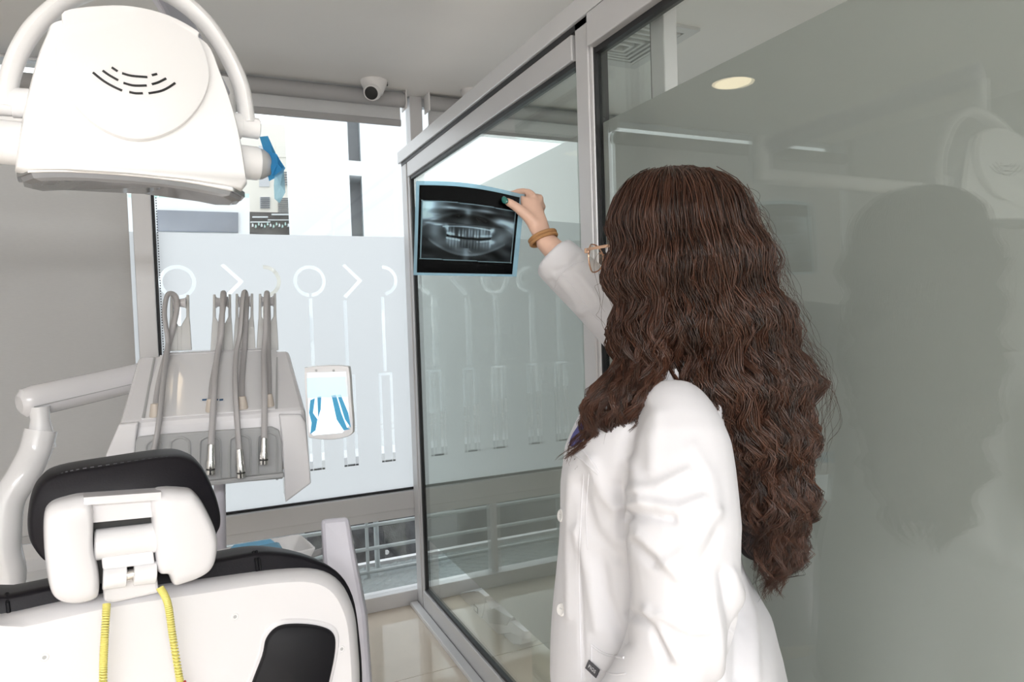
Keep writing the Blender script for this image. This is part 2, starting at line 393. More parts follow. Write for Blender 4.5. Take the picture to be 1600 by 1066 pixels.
downlight(-.484, 2.655, 'round warm ceiling downlight mirrored in the frosted glass partition')
def dome(p, r, label, eye=True):
    c = thing('security_camera' if eye else 'ceiling_sensor', label, 'camera' if eye else 'sensor', p)
    part(c, 'mount', 'camera_white', MB().lathe(p, (0, 0, -1), [(0, r), (r * .18, r * 1.0), (r * .35, r * .93), (r * 1.0, r * .62)], 32), smooth=True)
    if eye:
        q = np.array(p) + np.array([-.012, -.012, -r * .85]); ax = _n(np.array([-.30, -.62, -.45]))
        part(c, 'eyeball', 'camera_white', MB().lathe(q, ax, [(-r * .7, .005), (-r * .6, r * .38), (-r * .3, r * .62), (0, r * .7), (r * .3, r * .64), (r * .5, r * .55), (r * .52, r * .5)], 28), smooth=True)
        part(c, 'lens_window', 'dark', MB().lathe(q, ax, [(r * .50, r * .5), (r * .56, r * .47), (r * .60, r * .25), (r * .61, .002)], 28), smooth=True)
        part(c, 'cable_clip', 'dark', MB().obox(np.array(p) + np.array([r * .9, -.01, -.012]), (.006, 0, 0), (0, .006, 0), (0, 0, .008)))
dome((.815, 3.22, CEIL), .062, 'white dome security camera on the ceiling above the window')
dome((1.30, 3.20, CEIL), .055, 'white round ceiling sensor beyond the top rail of the partition', False)
v = thing('ceiling_vent', 'square white four-way air vent in the ceiling beyond the glass', 'vent', (1.66, 2.42, CEIL))
VX, VY = 1.66, 2.42
def ringbox(mb, cx, cy, a, w, z0, z1):
    for (x0, x1, y0, y1) in ((cx - a, cx + a, cy - a, cy - a + w), (cx - a, cx + a, cy + a - w, cy + a), (cx - a, cx - a + w, cy - a + w, cy + a - w), (cx + a - w, cx + a, cy - a + w, cy + a - w)):
        mb.box(x0, x1, y0, y1, z0, z1)
    return mb
part(v, 'frame', 'vent_white', ringbox(MB(), VX, VY, .225, .045, CEIL - .012, CEIL)); part(v, 'backing', 'dark', MB().box(VX - .18, VX + .18, VY - .18, VY + .18, CEIL - .002, CEIL - .0005))
for k in range(5): part(v, 'slat', 'vent_white', ringbox(MB(), VX, VY, .17 - .033 * k, .014, CEIL - .016 - .003 * k, CEIL - .003))

# ================================================================== DENTAL LAMP
CH = math.radians(8); CL = np.array([math.cos(CH), math.sin(CH), 0]); CF = np.array([-math.sin(CH), math.cos(CH), 0])  # chair lateral / forward
UP = np.array([0, 0, 1.])
lp = P(205, 150, 1.02)                                  # a point on the lamp's face plane
TL = _n(-CF + np.array([0, 0, .05]))                    # its outward normal
def LP(px, py, d=0): return Q(px, py, lp, TL) + TL * d
lamp = thing('dental_lamp', 'large white dental operating lamp hanging over the chair', 'lamp', lp + CF * .1)
body = spline([LP(*q) for q in [(22, 262), (28, 215), (38, 160), (56, 90), (72, 50), (82, 32), (120, 26), (200, 24), (280, 42), (326, 66), (346, 110), (364, 160), (378, 215), (389, 285)]], 4) + [LP(380, 296), LP(300, 284), LP(200, 274), LP(100, 268), LP(35, 268)]
part(lamp, 'housing', 'lamp_white', MB().shell(body, -TL, [(-.000, .97), (.006, .99), (.016, 1.0), (.075, 1.0), (.12, .95), (.15, .82), (.16, .6)]), smooth=True, angle=60)
plate = spline([LP(*q) for q in [(100, 22), (150, 14), (205, 14), (262, 28), (307, 52), (309, 62), (322, 95), (325, 130), (312, 165), (285, 196), (250, 215), (215, 221), (180, 214), (145, 195), (115, 165), (95, 130), (87, 95), (90, 62), (98, 42)]], 4, True)
pl = part(lamp, 'cover_plate', 'lamp_white', MB().shell(plate, TL, [(-.02, 1.0), (.007, 1.0), (.0105, .993), (.0115, .975)]), smooth=True, angle=30)
for seg in ([(174, 110), (183, 116)], [(190, 119), (205, 123), (229, 125)], [(236, 122), (244, 120)], [(160, 115), (170, 122), (184, 130)], [(192, 134), (208, 138), (228, 138)],
            [(236, 136), (246, 133), (258, 127)], [(145, 118), (160, 130), (175, 139), (190, 146)], [(201, 148), (211, 150), (222, 150)], [(231, 150), (248, 147), (260, 142), (272, 134)]):
    q = spline([LP(*s, .0118) for s in seg], 6)
    part(pl, 'vent_slot', 'dark', MB().tube(q, [(.0017, .0017)] * len(q), 8))
# glass underside
uc = [LP(x, y) for x, y in [(24, 266), (100, 264), (200, 270), (300, 282), (388, 300)]]
lens = []
for d, k in ((.004, 0), (.075, 0)):
    lens.append([p - TL * d for p in spline(uc, 6)])
ring = [lens[0][0] - TL * .02] + lens[0][2:-2] + [lens[0][-1] - TL * .02, lens[1][-1] + TL * .02] + lens[1][-3:1:-1] + [lens[1][0] + TL * .02]
ring = [r for r in ring]
part(lamp, 'lens_rim', 'steel', MB().shell(ring, -UP, [(-.006, 1.0), (.004, 1.0)]), bevel=.002)
part(lamp, 'lens', 'lens', MB().shell(ring, -UP, [(.003, .97), (.010, .95), (.013, .88)]))
# yoke
yc = [(6, 150), (9, 105), (28, 52), (62, 6), (118, -34), (190, -52), (262, -40), (322, 4), (362, 60), (388, 118), (398, 178)]
yp = spline([LP(x, y, -.055) for x, y in yc], 6)
part(lamp, 'yoke', 'lamp_white', MB().tube(yp, [(.013, .020)] * len(yp), 12, flat=TL), smooth=True)
def barrel(name, pa, pb, prof, m='lamp_white', par=lamp):
    pa, pb = np.array(pa), np.array(pb); L = np.linalg.norm(pb - pa)
    return part(par, name, m, MB().lathe(pa, pb - pa, [(t * L, r) for t, r in prof], 28), smooth=True)
barrel('pivot', LP(365, 178, -.055), LP(417, 186, -.055), [(0, .021), (.42, .021), (.44, .0175), (.97, .0175), (1, .015)])
barrel('pivot', LP(45, 142, -.055), LP(-14, 138, -.055), [(0, .021), (.55, .021), (.57, .019), (1, .019)])
hd = barrel('handle', LP(362, 236, -.055), LP(417, 243, -.055), [(0, .028), (.93, .028), (1, .026)])
barrel('handle', LP(50, 210, -.055), LP(-40, 200, -.055), [(0, .024), (.1, .031), (.9, .031), (1, .029)])
barrel('handle_end', LP(417, 243, -.055), LP(437, 246, -.055), [(0, .026), (.3, .025), (.9, .017), (1, .012)], 'grey_tray', hd)
def crumple(px_outline, Z, seed, amp=.006):
    r = np.random.default_rng(seed); pts = [LP(x, y, Z) for x, y in px_outline]; c = sum(pts) / len(pts); mb = MB(); n = len(pts)
    a = [p - TL * float(r.uniform(-amp, amp)) for p in pts]
    mb.add(a + [c + TL * amp], [(i, (i + 1) % n, n) for i in range(n)])
    mb.add([q - TL * .0008 for q in a] + [c + TL * (amp - .0008)], [((i + 1) % n, i, n) for i in range(n)]); return mb
wrap = part(lamp, 'barrier_film', 'blue_film', crumple([(428, 238), (419, 197), (428, 201), (446, 226), (457, 252), (452, 262), (434, 270), (428, 258)], -.05, 1, .012))
part(lamp, 'barrier_film', 'clear_film', crumple([(440, 260), (454, 250), (458, 270), (456, 292), (449, 308), (441, 300), (438, 280)], -.048, 2, .008))
part(lamp, 'barrier_film', 'blue_film', crumple([(431, 226), (441, 232), (453, 250), (448, 258), (438, 266), (432, 266)], -.035, 4, .008))
# arm: drop post, long spring arm towards the window, short arm to the column
ya = LP(190, -52, -.055); yb = ya + UP * .10
part(lamp, 'drop_post', 'lamp_white', MB().tube([ya, yb], .016, 16), smooth=True)
ea = yb + UP * .02; eb = P(345, 150, 1.75)
part(lamp, 'spring_arm', 'lavender', MB().tube([ea, ea * .5 + eb * .5, eb], [(.030, .036)] * 3, 4), bevel=.008)
part(lamp, 'elbow', 'lamp_white', MB().lathe(eb + UP * .04, (0, 0, -1), [(0, .035), (.16, .035), (.165, .03)], 20), smooth=True)
ec = eb - UP * .10; ed = np.array([-1.62, 1.95, ec[2]])
part(lamp, 'support_arm', 'lamp_white', MB().tube([ec, ed], .028, 14), smooth=True)
part(lamp, 'column', 'lamp_white', MB().tube([(ed[0], ed[1], 0), (ed[0], ed[1], ed[2] + .05)], .035, 16), smooth=True)
part(lamp, 'column_base', 'lamp_white', MB().lathe((ed[0], ed[1], 0), (0, 0, 1), [(0, .17), (.03, .16), (.05, .05)], 24), smooth=True)

# ================================================================== DENTAL CHAIR
hp = P(195, 830, .97); HN = -CF
def HP(px, py, d=0): return Q(px, py, hp, HN) + HN * d
bp_ = P(300, 980, 1.04)
BN = _n(-CF + UP * .10)
def BP(px, py, d=0): return Q(px, py, bp_, BN) + BN * d
chair = thing('dental_chair', 'dental chair with white shell back and black padded headrest', 'dental chair', (float(bp_[0] - .1), float(bp_[1] + .3), 0))
cush = spline([HP(x, y, -.05) for x, y in [(40, 838), (43, 796), (58, 762), (90, 743), (180, 727), (262, 715), (298, 717), (322, 735), (343, 778), (352, 815), (348, 836), (330, 850), (230, 872), (130, 890), (75, 890), (50, 868)]], 5, True)
cu_ = part(chair, 'headrest_cushion', 'leather', MB().shell(cush, HN, [(-.06, .93), (-.045, .98), (-.02, 1.0), (.012, .995), (.03, .97), (.036, .93)]), smooth=True, angle=70)
st = spline([HP(x, y, -.035) for x, y in [(75, 757), (110, 744), (190, 731), (262, 721), (296, 724), (318, 742)]], 14)
for i in range(0, len(st) - 1, 2):
    part(cu_, 'stitch', 'thread', MB().tube([st[i] + HN * .013 + UP * .003, st[i + 1] + HN * .013 + UP * .003], .0009, 5))
hs = MB()
lobeL = spline([HP(x, y) for x, y in [(68, 812), (76, 790), (100, 779), (138, 774), (146, 800), (146, 850), (154, 890), (155, 920), (148, 934), (118, 941), (92, 936), (78, 918), (70, 870)]], 4, True)
lobeR = spline([HP(x, y) for x, y in [(238, 768), (288, 764), (306, 772), (322, 796), (337, 832), (338, 862), (330, 886), (312, 900), (285, 910), (270, 912), (262, 896), (246, 892), (241, 860), (237, 815)]], 4, True)
for lb in (lobeL, lobeR): hs.shell(lb, HN, [(-.05, 1.0), (.000, 1.0), (.010, .975), (.018, .92), (.0225, .83), (.024, .7)])
hs.shell([HP(x, y) for x, y in [(135, 773), (245, 766), (245, 806), (140, 816)]], HN, [(-.05, 1), (.006, 1)])
hs.shell([HP(x, y) for x, y in [(130, 773), (250, 765), (250, 777), (130, 785)]], HN, [(-.05, 1), (.017, 1), (.020, .99)])
part(chair, 'headrest_shell', 'white_plastic', hs, smooth=True, angle=50)
part(chair, 'headrest_recess', 'dark', MB().shell([HP(x, y) for x, y in [(142, 815), (240, 806), (243, 905), (152, 915)]], HN, [(-.05, 1), (-.006, 1)]))
hg = part(chair, 'headrest_hinge', 'white_gloss', MB().lathe(HP(147, 853, -.004), HP(236, 842, -.004) - HP(147, 853, -.004), [(0, .019), (.002, .0215), (.076, .0215), (.078, .019)], 28), smooth=True)
part(chair, 'hinge_bracket', 'white_gloss', MB().shell([HP(x, y) for x, y in [(158, 868), (238, 858), (241, 878), (160, 888)]], HN, [(-.03, 1), (.012, 1)]), bevel=.003)
for a, b in (((160, 903), (192, 899)), ((208, 897), (241, 893))):
    part(chair, 'hinge_knuckle', 'white_gloss', MB().lathe(HP(*a, .004), HP(*b, .004) - HP(*a, .004), [(0, .014), (.001, .0155), (.028, .0155), (.029, .014)], 24), smooth=True)
part(chair, 'hinge_pin', 'chrome', MB().lathe(HP(190, 901, .0), HP(212, 896, .0) - HP(190, 901, .0), [(0, .009), (.03, .009)], 16), smooth=True)
part(chair, 'neck_bracket', 'white_plastic', MB().shell([HP(x, y, -.02) for x, y in [(160, 900), (244, 888), (250, 930), (178, 946), (163, 944)]], HN, [(-.03, 1), (.012, 1)]), bevel=.004)
top = [(-150, 985), (0, 965), (80, 948), (170, 930), (345, 905), (440, 893), (500, 893), (535, 912), (556, 955), (563, 1010), (566, 1090), (560, 1300), (480, 1420), (-60, 1420), (-150, 1300)]
bs = spline([BP(x, y) for x, y in top], 4, True)
part(chair, 'backrest_shell', 'white_plastic', MB().shell(bs, BN, [(-.035, 1.0), (-.012, 1.0), (.0, .975), (.012, .93), (.016, .90)]), smooth=True, angle=25)
up_ = [(-190, 968), (0, 938), (80, 922), (170, 908), (335, 880), (400, 868), (440, 867), (490, 876), (535, 898), (560, 935), (571, 1000), (576, 1090), (570, 1300), (480, 1430), (-70, 1430), (-190, 1300)]
ub = spline([BP(x, y, -.05) for x, y in up_], 4, True)
uo = part(chair, 'backrest_cushion', 'leather', MB().shell(ub, BN, [(-.07, .95), (-.05, .985), (-.02, 1.0), (.014, 1.0), (.026, .99), (.03, .96)]), smooth=True, angle=70)
for x, y in ((402, 872), (407, 871), (8, 940)):
    part(uo, 'seam', 'black_pad', MB().tube([BP(x, y - 5, -.03), BP(x + 2, y + 8, -.018), BP(x + 4, y + 24, -.018)], .0025, 6))
pad = spline([BP(x, y, .012) for x, y in [(405, 1020), (412, 992), (430, 974), (460, 970), (495, 974), (514, 984), (518, 1005), (510, 1050), (490, 1120), (440, 1160), (395, 1130), (385, 1080)]], 5, True)
part(chair, 'pad_recess', 'white_plastic', MB().shell(pad, BN, [(-.02, 1.13), (.003, 1.13), (.006, 1.08)]), smooth=True)
part(chair, 'back_pad', 'black_pad', MB().shell(pad, BN, [(-.005, 1.0), (.008, 1.0), (.013, .975), (.015, .93)]), smooth=True)
for x, y in ((70, 1022), (364, 960), (529, 1010)):
    q = BP(x, y, .012); sc = part(chair, 'screw_cap', 'white_gloss', MB().lathe(q, BN, [(0, .0058), (.004, .0055), (.005, .0045), (.0045, .0025)], 20), smooth=True)
    part(sc, 'screw_socket', 'grey_tray', MB().lathe(q + BN * .0044, BN, [(0, .0026), (.0004, .0026)], 12))
# seat, base (mostly hidden behind the backrest)
sc0 = BP(200, 1400, -.1); sc0[2] = .52
part(chair, 'seat', 'leather', MB().obox(sc0 + CF * .52 + UP * .03, CL * .24, CF * .52, UP * .05), bevel=.03)
part(chair, 'seat_shell', 'white_plastic', MB().obox(sc0 + CF * .5 - UP * .05, CL * .22, CF * .48, UP * .03), bevel=.015)
part(chair, 'pedestal', 'white_plastic', MB().obox(np.array([sc0[0], sc0[1], .24]) + CF * .4, CL * .13, CF * .2, UP * .23), bevel=.02)
part(chair, 'base_plate', 'white_plastic', MB().obox(np.array([sc0[0], sc0[1], .02]) + CF * .4, CL * .25, CF * .42, UP * .02), bevel=.01)
# yellow coiled bib chain
bc = thing('bib_chain', 'yellow coiled bib chain with red clip hung over the headrest hinge', 'bib chain', HP(215, 935, .02))
def coil(path, turns, r, w):
    pth = spline(path, 30); out = []; n = len(pth) * 6
    ax = [np.array(p) for p in pth]
    for i in range(n):
        t = i / (n - 1) * (len(ax) - 1); k = min(int(t), len(ax) - 2); p = ax[k] + (ax[k + 1] - ax[k]) * (t - k); tg = _n(ax[k + 1] - ax[k])
        a = _n(np.cross(tg, HN)); b = np.cross(a, tg); q = i / (n - 1) * turns * 2 * math.pi
        out.append(p + a * r * math.cos(q) + b * r * math.sin(q))
    return MB().tube(out, w, 5)
part(bc, 'coil', 'yellow', coil([HP(166, 940, .012), HP(162, 985, .03), HP(160, 1035, .03), HP(160, 1100, .03)], 46, .0038, .0016), smooth=True)
part(bc, 'coil', 'yellow', coil([HP(247, 910, .026), HP(258, 932, .032), HP(266, 985, .032), HP(277, 1052, .032)], 46, .0038, .0016), smooth=True)
part(bc, 'coil_core', 'yellow', MB().tube([HP(166, 940, .012), HP(162, 985, .03), HP(160, 1100, .03)], .0028, 8)); part(bc, 'coil_core', 'yellow', MB().tube([HP(247, 910, .026), HP(258, 932, .032), HP(266, 985, .032), HP(277, 1052, .032)], .0028, 8))
part(bc, 'clip', 'red', MB().obox(HP(281, 1060, .034), CL * .0045, UP * .010, CF * .003), bevel=.001); part(bc, 'clip_jaw', 'chrome', MB().obox(HP(281, 1078, .034), CL * .006, UP * .008, CF * .003), bevel=.001)

# ================================================================== INSTRUMENT DELIVERY UNIT
UA = math.radians(-4); UL = np.array([math.cos(UA), math.sin(UA), 0]); UF = np.array([-math.sin(UA), math.cos(UA), 0])
u0 = P(330, 650, 1.68)                                   # the ridge between sloped deck and front
def UPT(px, py, d=0): return Q(px, py, u0 + UF * d, -UF)
unit = thing('delivery_unit', 'white dental instrument delivery unit with four hanging hoses', 'dental unit', (float(u0[0]), float(u0[1]), float(u0[2]) - .1))
rl, rr = UPT(186, 663), UPT(478, 640); w = np.linalg.norm(rr - rl)
def UU(s, dz, dy): return rl + (rr - rl) * s + UP * dz + UF * dy    # s across, dz up, dy back
deck_back, deck_up = .24, .155
b0 = UPT(215, 556, deck_back); b1 = UPT(452, 546, deck_back)
body = MB()
def quadbody(pts_l, pts_r): body.loft([pts_l, pts_r])
quadbody([UU(0, 0, 0), b0, b0 - UP * .05, UU(.03, -.10, .16), UU(-.03, -.13, .02), UU(-.035, -.11, -.01)],
         [UU(1, 0, 0), b1, b1 - UP * .05, UU(.97, -.11, .16), UU(1.0, -.16, .03), UU(1.01, -.13, -.01)])
ubody = part(unit, 'body', 'white_plastic', body, bevel=.012)
dn = _n(np.cross(UL, b0 - UU(0, 0, 0)));  dn = dn if dn[2] > 0 else -dn
def DK(px, py, d=0): return Q(px, py, rl, dn) + dn * d
part(unit, 'deck_panel', 'white_gloss', MB().shell([DK(x, y) for x, y in [(220, 656), (236, 600), (250, 556), (432, 547), (436, 590), (434, 640)]], dn, [(.0, 1), (.0015, 1), (.0025, .992)]), smooth=True)
for pts in ([(222, 655), (226, 655), (243, 560), (240, 560)], [(430, 641), (434, 640), (434, 560), (432, 560)]):
    part(unit, 'deck_groove', 'grey_tray', MB().shell([DK(x, y, .003) for x, y in pts], dn, [(0, 1), (.001, 1)]))
bd = part(unit, 'badge', 'white_gloss', MB().shell([DK(332 + 19 * math.cos(a), 627 + 5 * math.sin(a), .003) for a in np.linspace(0, 2 * math.pi, 24, endpoint=False)], dn, [(0, 1), (.0012, 1)]))
for x0_, x1_ in ((316, 324), (326, 334), (336, 341), (343, 349)):
    part(bd, 'badge_lettering', 'logo_blue', MB().shell([DK(x, y, .0045) for x, y in [(x0_, 628.6), (x1_, 628), (x1_, 625.6), (x0_, 626.2)]], dn, [(0, 1), (.0005, 1)]))
part(unit, 'instrument_tray', 'grey_tray', MB().shell([UPT(x, y, -.012) for x, y in [(210, 690), (216, 683), (240, 680), (340, 673), (425, 667), (436, 672), (440, 690), (442, 748), (370, 754), (210, 760)]], -UF, [(-.03, 1), (.004, 1)]), bevel=.003)
for cx, w_, y0_, y1_ in ((240, 24, 688, 750), (281, 30, 684, 752), (328, 32, 682, 752), (375, 32, 680, 752), (418, 30, 676, 750)):
    r = spline([UPT(x, y, -.017) for x, y in [(cx - w_ / 2, y1_), (cx - w_ / 2, y0_ + 14), (cx - w_ / 3, y0_ + 4), (cx, y0_), (cx + w_ / 3, y0_ + 3), (cx + w_ / 2, y0_ + 13), (cx + w_ / 2, y1_)]], 4)
    part(unit, 'tray_channel', 'hose_channel' if 'hose_channel' in MATS else 'grey_tray', MB().tube(r, .0032, 6), smooth=True)
part(unit, 'tray_lip', 'grey_tray', MB().obox(UPT(328, 754, -.02), UL * .17, UF * .012, UP * .006), bevel=.003)
part(unit, 'side_cheek', 'white_plastic', MB().shell([UPT(x, y, -.016) for x, y in [(436, 648), (470, 648), (478, 660), (486, 755), (446, 785), (441, 690)]], -UF, [(-.10, 1), (.0, 1), (.004, .985)]), bevel=.003)
part(unit, 'side_cheek', 'white_plastic', MB().shell([UPT(x, y, -.016) for x, y in [(186, 663), (216, 660), (212, 690), (206, 770), (160, 772), (166, 710)]], -UF, [(-.10, 1), (.0, 1), (.004, .985)]), bevel=.003)
part(unit, 'back_cover', 'white_plastic', MB().obox((b0 + b1) / 2 + UF * .05 - UP * .03, UL * .13, UF * .06, UP * .035), bevel=.012)
# hose holders, hoses, couplings
def holder(cx, top, bot):
    a = UPT(cx, top, deck_back + .015); b = UPT(cx, bot, deck_back + .015); h = np.linalg.norm(a - b); t = _n(a - b); mb = MB()
    for sgn in (-1, 1):
        o = UL * sgn
        mb.loft([[b + o * .004 - UF * .008, b + o * .030 - UF * .008, b + o * .030 + UF * .008, b + o * .004 + UF * .008],
                 [b + t * h * .45 + o * .004 - UF * .007, b + t * h * .45 + o * .026 - UF * .007, b + t * h * .45 + o * .026 + UF * .007, b + t * h * .45 + o * .004 + UF * .007],
                 [b + t * h * .60 + o * .016 - UF * .007, b + t * h * .6 + o * .024 - UF * .007, b + t * h * .6 + o * .024 + UF * .007, b + t * h * .6 + o * .016 + UF * .007],
                 [a + o * .0165 - UF * .010, a + o * .023 - UF * .010, a + o * .023 + UF * .010, a + o * .0165 + UF * .010]])
    mb.obox(b + t * h * .22, UL * .012, t * h * .22, UF * .006)
    h_ = part(unit, 'hose_holder', 'vent_white', mb, bevel=.002)
    pc = a - t * .022
    part(h_, 'pulley', 'white_plastic', MB().lathe(pc - UL * .016, UL, [(0, .017), (.004, .013), (.016, .011), (.028, .013), (.032, .017)], 20), smooth=True)
    return pc
def hose(pts, r=.0075):
    p = spline(pts, 10); return part(unit, 'hose', 'hose_grey', MB().tube(p, [(r, r * .8)] * len(p), 10), smooth=True)
def coupling(pa, pb, name='coupling', m='chrome'):
    L = np.linalg.norm(pb - pa); c = part(unit, name, m, MB().lathe(pa, pb - pa, [(0, .008), (.004, .0088), (L * .5, .0098), (L * .55, .0115), (L * .78, .0115), (L * .8, .0095), (L * .83, .0095), (L * .84, .0112), (L * .98, .0112), (L, .008)], 20), smooth=True)
    part(c, 'coupling_ring', 'dark', MB().lathe(pa + _n(pb - pa) * (L * .805), pb - pa, [(0, .0101), (L * .03, .0101)], 20)); return c
HB = deck_back
for cx, top, bot, hs_, end in (
        (281, 461, 548, [(243, 648, -.0), (250, 600, .13), (262, 545, HB), (268, 520, HB + .0), (276, 485, HB), (274, 463, HB), (262, 461, HB - .01), (257, 490, HB - .02), (262, 530, HB - .02), (263, 565, .16), (257, 620, .03), (247, 670, -.03), (238, 716, -.035)], None),
        (347, 460, 550, [(330, 640, .01), (333, 600, .12), (342, 545, HB - .01), (346, 500, HB - .01), (350, 470, HB), (349, 457, HB), (348, 470, HB - .025), (346, 520, HB - .03), (341, 570, .15), (336, 630, -.01), (330, 696, -.04)], ((330, 694), (329, 742))),
        (382, 459, 550, [(379, 636, .02), (378, 600, .12), (382, 545, HB - .01), (384, 500, HB - .01), (385, 470, HB), (382, 456, HB), (379, 470, HB - .025), (375, 520, HB - .03), (370, 570, .15), (369, 630, -.01), (374, 704, -.04)], ((374, 702), (377, 747))),
        (418, 459, 548, [(420, 632, .02), (420, 600, .12), (419, 545, HB - .01), (419, 500, HB - .01), (418, 470, HB), (417, 457, HB), (416, 470, HB - .025), (415, 520, HB - .03), (413, 570, .15), (414, 630, -.01), (413, 688, -.04)], ((413, 684), (412, 726)))):
    holder(cx, top, bot)
    ht = min(range(len(hs_)), key=lambda k: hs_[k][1])
    hose([(DK(x, y, (.010 if k < ht else .034)) if 556 < y < 652 else UPT(x, y, d)) for k, (x, y, d) in enumerate(hs_)])
    if end: coupling(UPT(*end[0], -.04), UPT(*end[1], -.04))
    q = DK(hs_[0][0], hs_[0][1], .008)
    part(unit, 'hose_socket', 'beige', MB().lathe(q - UP * .012, UP, [(0, .014), (.02, .011), (.032, .009)], 14), smooth=True)
# the rigid arm that carries the unit
a0 = P(30, 632, 1.62); a1 = P(225, 588, 1.88)
arm = part(unit, 'carrier_arm', 'white_plastic', MB().tube([a0 + (a1 - a0) * t for t in (0, .03, .1, .5, 1)], [(.018, .022), (.028, .034), (.032, .038), (.034, .038), (.034, .038)], 18, flat=UP), smooth=True)
part(arm, 'arm_seam', 'grey_tray', MB().tube([a0 + (a1 - a0) * t + np.array([.012, -.031, -.010]) for t in (.08, .5, .98)], .0012, 6))
pj = P(62, 645, 1.64)
part(unit, 'arm_joint', 'white_gloss', MB().lathe(pj + UP * .015, -UP, [(0, .022), (.03, .020), (.05, .024), (.10, .030)], 20), smooth=True)
pp = spline([P(64, 672, 1.64), P(55, 705, 1.63), P(35, 745, 1.60), P(12, 785, 1.58), P(6, 850, 1.57), P(4, 925, 1.57), P(4, 940, 1.57) - CL * .16 - UP * .03, P(4, 940, 1.57) - CL * .42 - UP * .10, P(4, 940, 1.57) - CL * .46 - UP * .45], 8)
part(unit, 'carrier_pipe', 'white_gloss', MB().tube(pp, .034, 20), smooth=True)
part(unit, 'pipe_foot', 'white_plastic', MB().lathe((pp[-1][0], pp[-1][1], 0), UP, [(0, .15), (.03, .14), (.05, .05), (pp[-1][2] + .02, .045)], 24), smooth=True)
part(unit, 'support_post', 'lavender', MB().tube([P(343, 742, 1.80), P(346, 1000, 1.80)], .0145, 16), smooth=True)
# wrapped control panel on the unit's side
p0 = P(513, 630, 1.66); PN = -_n(np.array([.42, .907, .0])) 
def PP(px, py, d=0): return Q(px, py, p0, PN) + PN * d
cp = part(unit, 'control_panel', 'white_gloss', MB().shell(spline([PP(x, y) for x, y in [(476, 580), (480, 574), (510, 571), (540, 572), (546, 578), (549, 620), (552, 665), (548, 680), (520, 687), (490, 685), (481, 678), (478, 630)]], 4, True), PN, [(-.016, 1), (.0, 1), (.003, .985)]), smooth=True)
part(cp, 'panel_screen', 'screen_glow', MB().shell([PP(x, y, .0035) for x, y in [(481, 583), (541, 581), (547, 664), (535, 676), (490, 680), (484, 674)]], PN, [(0, 1), (.001, 1)]))
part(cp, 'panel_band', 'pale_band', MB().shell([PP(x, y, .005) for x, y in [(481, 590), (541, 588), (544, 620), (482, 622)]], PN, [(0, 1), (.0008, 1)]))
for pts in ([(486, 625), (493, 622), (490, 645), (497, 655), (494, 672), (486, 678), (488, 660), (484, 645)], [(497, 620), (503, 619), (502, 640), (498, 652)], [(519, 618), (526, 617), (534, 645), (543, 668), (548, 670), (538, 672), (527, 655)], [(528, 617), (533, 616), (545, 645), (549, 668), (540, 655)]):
    part(cp, 'strap_reflection', 'blue', MB().shell([PP(x, y, .0052) for x, y in pts], PN, [(0, 1), (.0006, 1)]))  # blue shapes paint a reflection onto the screen
for x in (495, 522): part(cp, 'panel_button', 'grey_tray', MB().lathe(PP(x, 579, .004), PN, [(0, .003), (.0015, .0028)], 14))

# ---- pale column behind the chair, trays
colm = MB().loft([[P(501, 812, 1.62), P(545, 808, 1.64), P(545, 808, 1.74), P(501, 812, 1.72)], [P(504, 870, 1.60), P(552, 852, 1.62), P(553, 850, 1.74), P(506, 868, 1.72)],
                  [P(512, 985, 1.55), P(572, 960, 1.58), P(574, 955, 1.76), P(514, 980, 1.74)], [P(516, 1230, 1.50), P(592, 1230, 1.52), P(590, 1190, 1.78), P(518, 1190, 1.76)]])
wcol = thing('water_unit_column', 'pale lavender plastic column rising behind the chair back', 'column', P(540, 1200, 1.64) * np.array([1, 1, 0]))
part(wcol, 'tower', 'lavender', colm, bevel=.01)
def tray(name, label, c, ax, ay, h, m):
    t = thing(name, label, 'tray', c); c, ax, ay = map(lambda q: np.asarray(q, float), (c, ax, ay)); out = []
    rr_ = lambda s, dz: [c + ax * s * x + ay * s * y + UP * dz for x, y in [(-.85, -1), (.85, -1), (.97, -.93), (1, -.75), (1, .75), (.97, .93), (.85, 1), (-.85, 1), (-.97, .93), (-1, .75), (-1, -.75), (-.97, -.93)]]
    part(t, 'dish', m, MB().loft([rr_(.86, 0), rr_(1, h), rr_(.97, h + .003), rr_(.93, h), rr_(.80, .006)]), smooth=True, angle=50); return t
tc_ = P(398, 872, 1.52); tc_[2] -= .022
tray('instrument_tray', 'white plastic tray behind the top of the chair back', tc_, CL * .12, CF * .065, .034, 'white_gloss')
tag(obj('sterile_pouch', MB().shell([np.array(tc_) + UP * .028 + CL * a + CF * b + UP * c for a, b, c in [(-.05, -.06, .0), (.03, -.06, .004), (.055, -.03, .002), (.05, .04, .006), (-.04, .05, .006), (-.06, 0, .002)]], UP, [(0, .96), (.006, 1), (.014, .85)]), 'blue', smooth=True), 'bright blue packet lying in the white tray', 'packet')
tag(obj('instrument_pouch', MB().shell([np.array(tc_) + UP * .048 + CL * a + CF * b for a, b in [(-.06, -.075), (.045, -.075), (.05, -.02), (-.055, -.02)]], _n(UP - CF * .3), [(0, 1), (.004, .97), (.008, .85)]), 'clear_film', smooth=True), 'clear instrument pouch lying on the blue packet', 'pouch')
tag(obj('paper_slip', MB().shell([np.array(tc_) + UP * .030 + CL * a + CF * b for a, b in [(-.10, -.07), (-.065, -.07), (-.06, .03), (-.10, .03)]], UP, [(0, 1), (.002, 1)]), 'white_gloss'), 'white card at the end of the white tray', 'card')
t2 = P(40, 903, 1.75); tray('side_tray', 'white tray glimpsed between the pipe and the headrest', t2 - UP * .02, CL * .11, CF * .12, .03, 'white_gloss')
